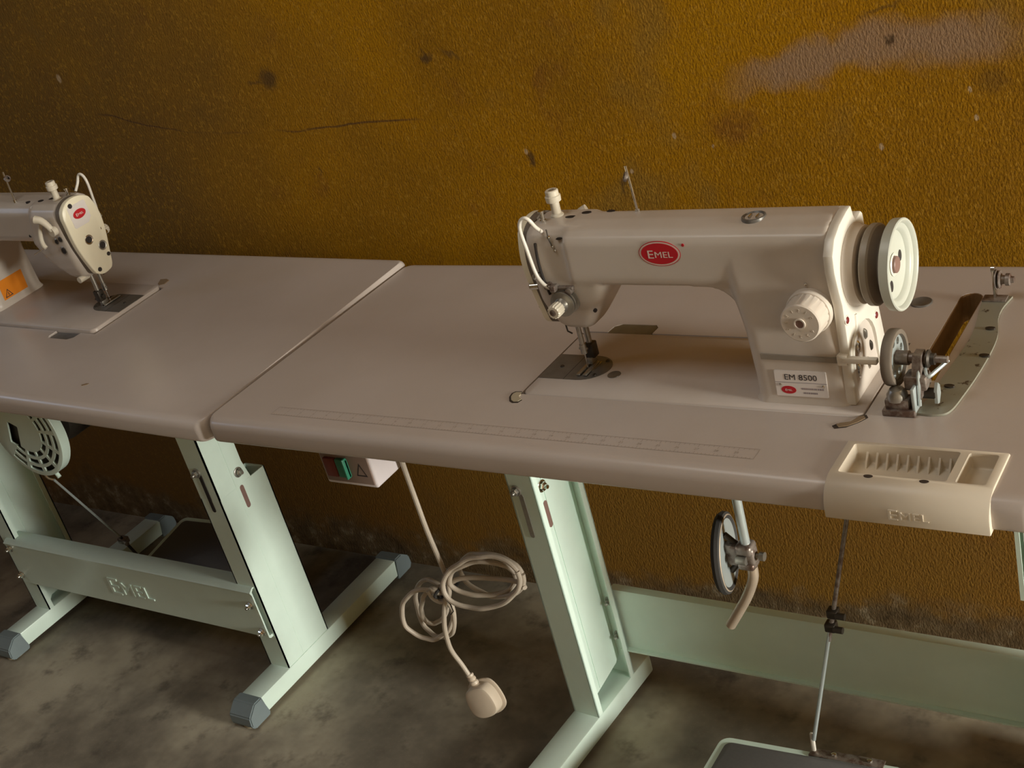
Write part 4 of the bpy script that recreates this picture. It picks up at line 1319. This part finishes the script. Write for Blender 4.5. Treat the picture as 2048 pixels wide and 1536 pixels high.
part('wheel_disc', cut(finish(wd, 30), cm), 'galv', wh, local=True)
b = new_bm(); cyl(b, (wx - .006, wy, wz), (wx + 0.012, wy, wz), 0.0085, n=24); cyl(b, (wx + 0.010, wy, wz), (0.548, wy, wz), 0.0062, n=20); cyl(b, (0.548, wy, wz), (0.568, wy, wz), 0.0042, n=16)
part('spindle', b, 'rusty', WIND, **L)
b = new_bm(); lathe(b, (0.545, wy, wz), (1, wy, wz), [(0, 0), (0.0105, 0), (0.0105, 0.002), (0.007, 0.004), (0.0068, 0.009), (0, 0.009)], 22); part('spindle_flange', b, 'dark', WIND, **L)
b = new_bm(); tube(b, spline([(0.540, 0.050, 0.048), (0.544, 0.036, 0.046), (0.549, 0.030, 0.042), (0.557, 0.040, 0.046), (0.566, 0.052, 0.052)], 5), 0.0024, 8); part('trip_latch', b, 'galv', WIND, **L)
b = new_bm(); prism(b, [(0.028, 0.008), (0.034, 0.006), (0.042, 0.015), (0.041, 0.026), (0.035, 0.032), (0.029, 0.024)], 'x', 0.5535, 0.557); part('adjusting_nut', b, 'galv', WIND, **L)
b = new_bm(); cyl(b, (0.536, 0.034, 0.018), (0.5545, 0.034, 0.018), 0.0065, n=18); part('adjusting_screw', b, 'dark', WIND, **L)
b = new_bm(); tube(b, [(0.5395, 0.030, 0.052), (0.5395, 0.024, 0.045), (0.5395, 0.021, 0.028), (0.5395, 0.018, 0.010)], 0.0022, 8); part('latch_spring', b, 'galv', WIND, **L)

# ================================================================ SWITCH BOX AND POWER CORD
SW = thing('switch_box', 'small white motor switch box with red and green buttons under the front table', 'switch', T3(0.203, 0.09, 0.744))
b = new_bm(); box(b, (0.1535, 0.0605, 0.646), (0.2535, 0.122, 0.7412), .004, 3); part('housing', b, 'switch_box', SW)
b = new_bm(); box(b, (0.158, 0.0585, 0.6525), (0.2505, 0.0625, 0.7395), .0015); fpn = part('front_panel', b, 'switch_face', SW)
b = new_bm(); box(b, (0.166, 0.0530, 0.664), (0.1885, 0.060, 0.696), .0015); part('red_button', b, 'redbutton', fpn)
b = new_bm(); box(b, (0.190, 0.0530, 0.664), (0.2105, 0.060, 0.696), .0015); box(b, (0.2065, 0.049, 0.664), (0.2105, 0.058, 0.698), .001); part('green_button', b, 'green', fpn)
b = new_bm()
tri = [(0.2215, 0.667), (0.2425, 0.667), (0.232, 0.690)]
cxm, czm = 0.232, 0.6745
A = [b.verts.new((p[0], 0.0582, p[1])) for p in tri]; B = [b.verts.new((cxm + (p[0] - cxm) * .72, 0.0582, czm + (p[1] - czm) * .72)) for p in tri]
for i in range(3):
    j = (i + 1) % 3
    b.faces.new((A[i], A[j], B[j], B[i]))
part('warning_triangle', b, 'black', fpn, smooth=0)
b = new_bm(); cyl(b, (0.2520, 0.112, 0.700), (0.2580, 0.112, 0.700), 0.007, n=18); cyl(b, (0.2520, 0.108, 0.684), (0.2570, 0.108, 0.684), 0.003, n=10)
part('cable_gland', b, 'cream', SW)

CORD = thing('power_cord', 'grey power cord looped in a bundle with three pin plug, hanging from the switch box', 'power cord', T3(0.25, 0.115, 0.13))
YC = 0.115
pts = [(0.2588, 0.112, 0.700), (0.2645, 0.113, 0.688), (0.2625, YC, 0.64), (0.264, YC, 0.585), (0.266, YC, 0.53), (0.272, YC, 0.47), (0.276, YC - .002, 0.440), (0.272, YC - .006, 0.414), (0.258, YC - .010, 0.402), (0.243, YC - .012, 0.408), (0.238, YC - .012, 0.423)]
b = new_bm(); tube(b, spline(pts, 8), 0.0040, 10); cable = part('cable', b, 'cable', CORD)
def loop(cx, cz, rx, rz, tilt, yo, n=20, wob=0.004, seed=0, a0=0.0, a1=2 * PI, ext=0):
    rnd = random.Random(seed)
    o = []
    for k in range(n + 1):
        a = a0 + (a1 - a0) * k / n
        x, z = rx * math.cos(a), rz * math.sin(a)
        o.append((cx + x * math.cos(tilt) - z * math.sin(tilt) + rnd.uniform(-wob, wob) * .4, YC + yo + 0.010 * math.sin(a + seed) + rnd.uniform(-wob, wob) * .5, cz + x * math.sin(tilt) + z * math.cos(tilt) + rnd.uniform(-wob, wob) * .4))
    return o
for (cx, cz, rx, rz, tl, yo, sd) in ((0.346, 0.452, 0.076, 0.042, 0.36, -0.006, 1), (0.338, 0.447, 0.060, 0.034, 0.25, 0.008, 2), (0.350, 0.451, 0.073, 0.039, 0.30, 0.016, 5),
                                     (0.213, 0.366, 0.062, 0.041, 0.98, -0.008, 3), (0.220, 0.374, 0.056, 0.020, 0.98, 0.006, 4), (0.211, 0.360, 0.064, 0.044, 1.05, 0.014, 6)):
    b = new_bm(); tube(b, spline(loop(cx, cz, rx, rz, tl, yo, 20, 0.003, sd), 3), 0.0040, 10); part('cable_loop', b, 'cable', CORD)
b = new_bm(); tube(b, spline([(0.420, YC + .004, 0.448), (0.405, YC + .012, 0.450), (0.36, YC + .012, 0.449), (0.30, YC + .006, 0.444), (0.27, YC, 0.43)], 6), 0.0040, 10); part('cable_loop', b, 'cable', CORD)
b = new_bm(); tube(b, spline([(0.272, YC, 0.430), (0.262, YC - .010, 0.40), (0.247, YC - .012, 0.355), (0.238, YC - .008, 0.315), (0.236, YC - .004, 0.290), (0.243, YC, 0.262), (0.252, YC, 0.238)], 8), 0.0040, 10); part('cable_loop', b, 'cable', CORD)
b = new_bm(); tube(b, spline([(0.265, YC - .016, 0.432), (0.256, YC - .020, 0.420), (0.258, YC - .005, 0.409), (0.270, YC + .02, 0.415), (0.276, YC + .015, 0.428), (0.268, YC - .01, 0.435)], 6), 0.0026, 8); part('cable_tie', b, 'rubber', CORD)
b = new_bm(); tube(b, [(0.268, YC - .014, 0.418), (0.277, YC - .014, 0.404), (0.276, YC - .012, 0.388), (0.268, YC - .012, 0.380)], 0.0011, 6); part('tie_end', b, 'dark', CORD)
# plug
MPg = T3(0.2565, YC, 0.228) @ Euler((math.radians(12), math.radians(158), math.radians(12)), 'XYZ').to_matrix().to_4x4() @ Matrix.Scale(1.14, 4, (0, 0, 1)) @ Matrix.Scale(1.05, 4, (1, 0, 0))
b = new_bm(); lathe(b, (0, 0, -0.014), (0, 0, 1), [(0.0042, 0), (0.0062, 0.001), (0.0062, 0.004), (0.005, 0.005), (0.0066, 0.007), (0.0068, 0.010), (0.0054, 0.011), (0.0074, 0.013), (0.0076, 0.017), (0.006, 0.018), (0.0086, 0.020), (0.0090, 0.026), (0, 0.026)], 22)
bmesh.ops.transform(b, matrix=MPg, verts=b.verts[:]); part('strain_relief', b, 'plug', CORD)
b = new_bm()
outl = [(0.012, 0.006), (0.020, 0.010), (0.025, 0.020), (0.0265, 0.034), (0.024, 0.046), (0.014, 0.053), (0.0, 0.055), (-0.014, 0.053), (-0.024, 0.046), (-0.0265, 0.034), (-0.025, 0.020), (-0.020, 0.010), (-0.012, 0.006), (0, 0.005)]
ol = [(v.x, v.y) for v in spline([Vector((p[0], p[1], 0)) for p in outl], 3, True)]
loft(b, [[Vector((p[0] * k, y, 0.03 + (p[1] - 0.03) * k)) for p in ol] for (y, k) in ((-0.0135, 0.80), (-0.0120, 0.92), (-0.0085, 0.97), (0.004, 1.0), (0.0075, 0.98), (0.0085, 0.93))])
bmesh.ops.transform(b, matrix=MPg, verts=b.verts[:]); pg = part('plug_body', b, 'plug', CORD, label='beige moulded three pin plug')
b = new_bm()
loft(b, [[Vector((p[0] * k, y, 0.03 + (p[1] - 0.03) * k)) for p in ol] for (y, k) in ((0.0088, 1.10), (0.0095, 1.14), (0.0125, 1.14), (0.0135, 1.08))])
bmesh.ops.transform(b, matrix=MPg, verts=b.verts[:]); part('plug_base', b, 'plug', pg)
for (x, z, w, h) in ((0, 0.018, 0.004, 0.008), (0.011, 0.040, 0.0065, 0.004), (-0.011, 0.040, 0.0065, 0.004)):
    b = new_bm(); box(b, (x - w / 2, 0.012, z - h / 2), (x + w / 2, 0.031, z + h / 2), .0008); bmesh.ops.transform(b, matrix=MPg, verts=b.verts[:]); part('plug_pin', b, 'steel', pg)

# ================================================================ KNEE LIFTER
KN = thing('knee_lifter', 'knee lifter of bent rod, clamp and round pad hanging below the front table', 'knee lifter', T3(0.787, 0.15, 0.69))
b = new_bm(); cyl(b, (0.787, 0.15, 0.690), (0.7865, 0.15, 0.556), 0.0064, n=18); part('hanging_rod', b, 'galv', KN)
b = new_bm()
box(b, (0.7735, 0.138, 0.5485), (0.797, 0.162, 0.5645), .005, 3); box(b, (0.7735, 0.138, 0.5255), (0.797, 0.162, 0.5365), .004, 3); box(b, (0.7835, 0.1405, 0.531), (0.7985, 0.1595, 0.5595), .005, 3); box(b, (0.7545, 0.143, 0.528), (0.776, 0.157, 0.561), .003)
part('clamp', b, 'rusty', KN)
b = new_bm(); cyl(b, (0.775, 0.139, 0.543), (0.789, 0.139, 0.543), 0.006, n=16); cyl(b, (0.797, 0.150, 0.5455), (0.806, 0.150, 0.5455), 0.0035, n=12); cyl(b, (0.804, 0.150, 0.5455), (0.8105, 0.150, 0.5455), 0.0062, n=16)
part('clamp_screw', b, 'steel', KN)
b = new_bm(); g = spline([(0.790, 0.149, 0.5275), (0.7885, 0.149, 0.510), (0.781, 0.149, 0.490), (0.768, 0.149, 0.465), (0.738, 0.149, 0.417)], 6); tube(b, g, 0.0072, 16); part('bent_rod', b, 'brass_rod', KN)
# round pad seen from its edge
MK = T3(0.7555, 0.150, 0.5435) @ Matrix.Rotation(math.radians(13), 4, 'Z') @ Matrix.Rotation(PI / 2, 4, 'Y')
b = new_bm(); lathe(b, (0, 0, -0.006), (0, 0, 1), [(0, -0.004), (0.045, -0.004), (0.053, -0.002), (0.056, 0.003), (0.055, 0.008), (0.050, 0.0105), (0.046, 0.008)], 44); bmesh.ops.transform(b, matrix=MK, verts=b.verts[:])
pad_ = part('pad', b, 'rubber', KN)
b = new_bm(); lathe(b, (0, 0, -0.004), (0, 0, 1), [(0, 0.002), (0.020, 0.002), (0.046, 0.0035), (0.0465, 0.006), (0.020, 0.0046), (0, 0.0046)], 44); bmesh.ops.transform(b, matrix=MK, verts=b.verts[:]); part('pad_plate', b, 'galv', pad_)
b = new_bm(); lathe(b, (0, 0, -0.002), (0, 0, 1), [(0.0505, 0.004), (0.0525, 0.0052), (0.0505, 0.0064), (0.0485, 0.0052), (0.0505, 0.004)], 44); bmesh.ops.transform(b, matrix=MK, verts=b.verts[:]); part('pad_rim', b, 'brass_rod', pad_)
for s in (-1, 1):
    b = new_bm(); tube(b, [MK @ Vector((0.030 * s, 0.0, 0.002)), MK @ Vector((0.018 * s, 0.0, 0.012)), MK @ Vector((0.008 * s, 0, 0.022))], 0.0042, 10); part('pad_bracket', b, 'dark', pad_)

# ================================================================ PEDALS
def make_pedal(label):
    root = thing('foot_pedal', label, 'pedal', T3(0.74, 0.13, 0))
    tilt = T3(0.615, 0.251, 0.083) @ Matrix.Rotation(0.06, 4, 'Z') @ Euler((math.radians(-6), 0, 0)).to_matrix().to_4x4()
    W, D = 0.30, 0.25
    def rr(i, z, r):
        return [Vector((p[0], p[1], z)) for p in rrect(i, W - i, -D + i, -i, r, 6)]
    b = new_bm(); loft(b, [rr(0, -0.012, 0.018), rr(0, -0.001, 0.018), rr(0.0015, 0.0012, 0.017), rr(0.011, 0.0014, 0.014)])
    bmesh.ops.transform(b, matrix=tilt, verts=b.verts[:]); pf = part('pedal_frame', b, 'mint', root)
    b = new_bm(); loft(b, [rr(0.0135, 0.0008, 0.012), rr(0.0135, 0.0026, 0.012), rr(0.0155, 0.0036, 0.011)])
    bmesh.ops.transform(b, matrix=tilt, verts=b.verts[:]); part('pedal_mat', b, 'mat_grey', pf, label='grey rubber mat')
    b = new_bm(); box(b, (0.147, -0.012, 0.0006), (0.262, 0.006, 0.0042), .001); bmesh.ops.transform(b, matrix=tilt, verts=b.verts[:]); part('rod_bracket', b, 'rusty', pf)
    for x in (0.185, 0.240):
        b = new_bm(); lathe(b, (x, -0.003, 0.004), (x, -0.003, 1), [(0.0045, 0), (0.0045, 0.003), (0.002, 0.0042), (0, 0.0044)], 6); bmesh.ops.transform(b, matrix=tilt, verts=b.verts[:]); part('bolt', b, 'chrome', pf)
    b = new_bm(); box(b, (0.149, -0.002, 0.002), (0.1555, 0.004, 0.036), .0015); bmesh.ops.transform(b, matrix=tilt, verts=b.verts[:]); part('rod_clevis', b, 'white_enamel', pf)
    b = new_bm(); box(b, (0.02, -0.16, -0.026), (0.28, -0.12, -0.010), .003); bmesh.ops.transform(b, matrix=tilt, verts=b.verts[:]); part('pedal_axle', b, 'mint', root)
    for x in (0.04, 0.24):
        b = new_bm(); box(b, (0.615 + x, 0.09, 0.0), (0.635 + x, 0.14, 0.072), .003); part('axle_support', b, 'mint', root)
    return root
PED_R = make_pedal('flat foot pedal with grey mat and pale rim at the bottom edge')
b = new_bm(); tube(b, [(0.7715, 0.2585, 0.112), (0.8165, 0.295, 0.322)], 0.0031, 10); pr = part('pull_rod', b, 'galv', PED_R)
b = new_bm(); tube(b, [(0.8105, 0.2900, 0.290), (0.8650, 0.330, 0.540), (0.869, 0.333, 0.560)], 0.0034, 10); part('pull_rod_upper', b, 'rusty', pr)
for (t_, sx) in ((0.315, 0.010), (0.338, 0.012)):
    k = (t_ - 0.29) / 0.25
    cx, cy = 0.8105 + (0.8650 - 0.8105) * k, 0.2900 + 0.04 * k
    b = new_bm(); box(b, (cx - .008, cy - .008, t_ - .007), (cx + .008, cy + .008, t_ + .007), .002); cyl(b, (cx + .006, cy - .006, t_), (cx + 0.020, cy - .006, t_), 0.0052, n=12); part('rod_clamp', b, 'dark', pr)

PED_L = copy_tree(PED_R)
PED_L['label'] = 'dim foot pedal behind the embossed crossbeam under the left table'
PED_R['group'] = PED_L['group'] = 'treadle pedals'
PED_L.matrix_world = Matrix(((-1, 0, 0, -0.74), (0, -1, 0, 0.42), (0, 0, 1, 0), (0, 0, 0, 1)))
for ch in list(PED_L.children):
    if ch.name.startswith('pull_rod'):
        for g in list(ch.children):
            bpy.data.objects.remove(g)
        bpy.data.objects.remove(ch)
PED_L['_m'] = [c for row in PED_L.matrix_world for c in row]

# ================================================================ MOTOR UNDER THE LEFT TABLE
MO = thing('clutch_motor', 'motor with round slotted pale guard under the left table', 'motor', T3(-0.73, 0.25, 0.74))
mc = (-0.752, 0.606)
RG = 0.108
b = new_bm(); prism(b, ellipse(mc[0], mc[1], RG, RG, 72), 'y', 0.150, 0.1535)
gm = finish(b, 30)
gm = evaluated(gm, [('BEVEL', dict(width=0.0014, segments=2, limit_method='ANGLE', angle_limit=math.radians(50)))])
cs = []
def arc_slot(r0, r1, a0, a1):
    n = 6
    P = [(mc[0] + r1 * math.cos(a0 + (a1 - a0) * k / n), mc[1] + r1 * math.sin(a0 + (a1 - a0) * k / n)) for k in range(n + 1)]
    P += [(mc[0] + r0 * math.cos(a1 + (a0 - a1) * k / n), mc[1] + r0 * math.sin(a1 + (a0 - a1) * k / n)) for k in range(n + 1)]
    c = new_bm(); prism(c, P, 'y', 0.13, 0.18); return finish(c, 0)
for (r0, r1) in ((0.052, 0.063), (0.070, 0.081), (0.088, 0.098)):
    for k in range(-5, 2):
        a0 = math.radians(k * 28 + 3); a1 = math.radians(k * 28 + 25)
        cs.append(arc_slot(r0, r1, a0, a1))
c = new_bm(); prism(c, rrect(-0.0145, 0.0145, -0.027, 0.027, .003, 3), 'y', 0.13, 0.18)
bmesh.ops.transform(c, matrix=T3(mc[0] - 0.036, 0, mc[1] - 0.014) @ Matrix.Rotation(math.radians(22), 4, 'Y'), verts=c.verts[:])
cs.append(finish(c, 0))
part('pulley_guard', cut(gm, cs), 'mint', MO, label='round pale green guard with curved slots')
b = new_bm(); lathe(b, (mc[0], 0.1545, mc[1]), (mc[0], 1, mc[1]), [(RG, -0.002), (RG, 0.016), (RG - .003, 0.016), (RG - .003, -0.002)], 60); part('guard_rim', b, 'mint', MO)
b = new_bm(); cyl(b, (mc[0], 0.160, mc[1]), (mc[0], 0.164, mc[1]), 0.1035, n=48); part('motor_flange', b, 'dark', MO)
b = new_bm(); lathe(b, (mc[0], 0.176, mc[1]), (mc[0], 1, mc[1]), [(0, 0), (0.045, 0), (0.045, 0.006), (0.035, 0.012), (0.045, 0.018), (0.045, 0.022), (0, 0.022)], 40); part('pulley', b, 'dark', MO)
b = new_bm(); lathe(b, (mc[0], 0.200, mc[1]), (mc[0], 1, mc[1]), [(0, 0), (0.05, 0), (0.066, 0.01), (0.070, 0.03), (0.070, 0.15), (0.06, 0.175), (0, 0.18)], 40); part('motor_body', b, 'dark', MO)
b = new_bm(); box(b, (mc[0] - .03, 0.185, mc[1] + .02), (mc[0] + .03, 0.225, 0.744), .004); part('motor_bracket', b, 'dark', MO)
b = new_bm(); tube(b, spline([(-0.759, 0.165, 0.515), (-0.762, 0.160, 0.500), (-0.757, 0.158, 0.488), (-0.748, 0.163, 0.480)], 4), 0.0028, 10); hk = part('lever_hook', b, 'chrome', MO)
b = new_bm(); tube(b, [(-0.735, 0.165, 0.512), (-0.728, 0.163, 0.498), (-0.722, 0.162, 0.490)], 0.0045, 10); part('clutch_lever', b, 'mint', MO)
b = new_bm(); tube(b, [(-0.748, 0.163, 0.480), (-0.815, 0.292, 0.222)], 0.0025, 10); part('pull_rod', b, 'galv', MO)
b = new_bm(); tube(b, [(-0.808, 0.280, 0.246), (-0.835, 0.330, 0.120)], 0.0034, 10); part('lower_rod', b, 'dark', MO)
b = new_bm(); box(b, (-0.822, 0.278, 0.226), (-0.800, 0.294, 0.240), .002); cyl(b, (-0.805, 0.282, 0.233), (-0.788, 0.276, 0.233), 0.005, n=12); part('rod_clamp', b, 'rusty', MO)

for o in list(bpy.data.objects):
    if '_m' in o:
        del o['_m']
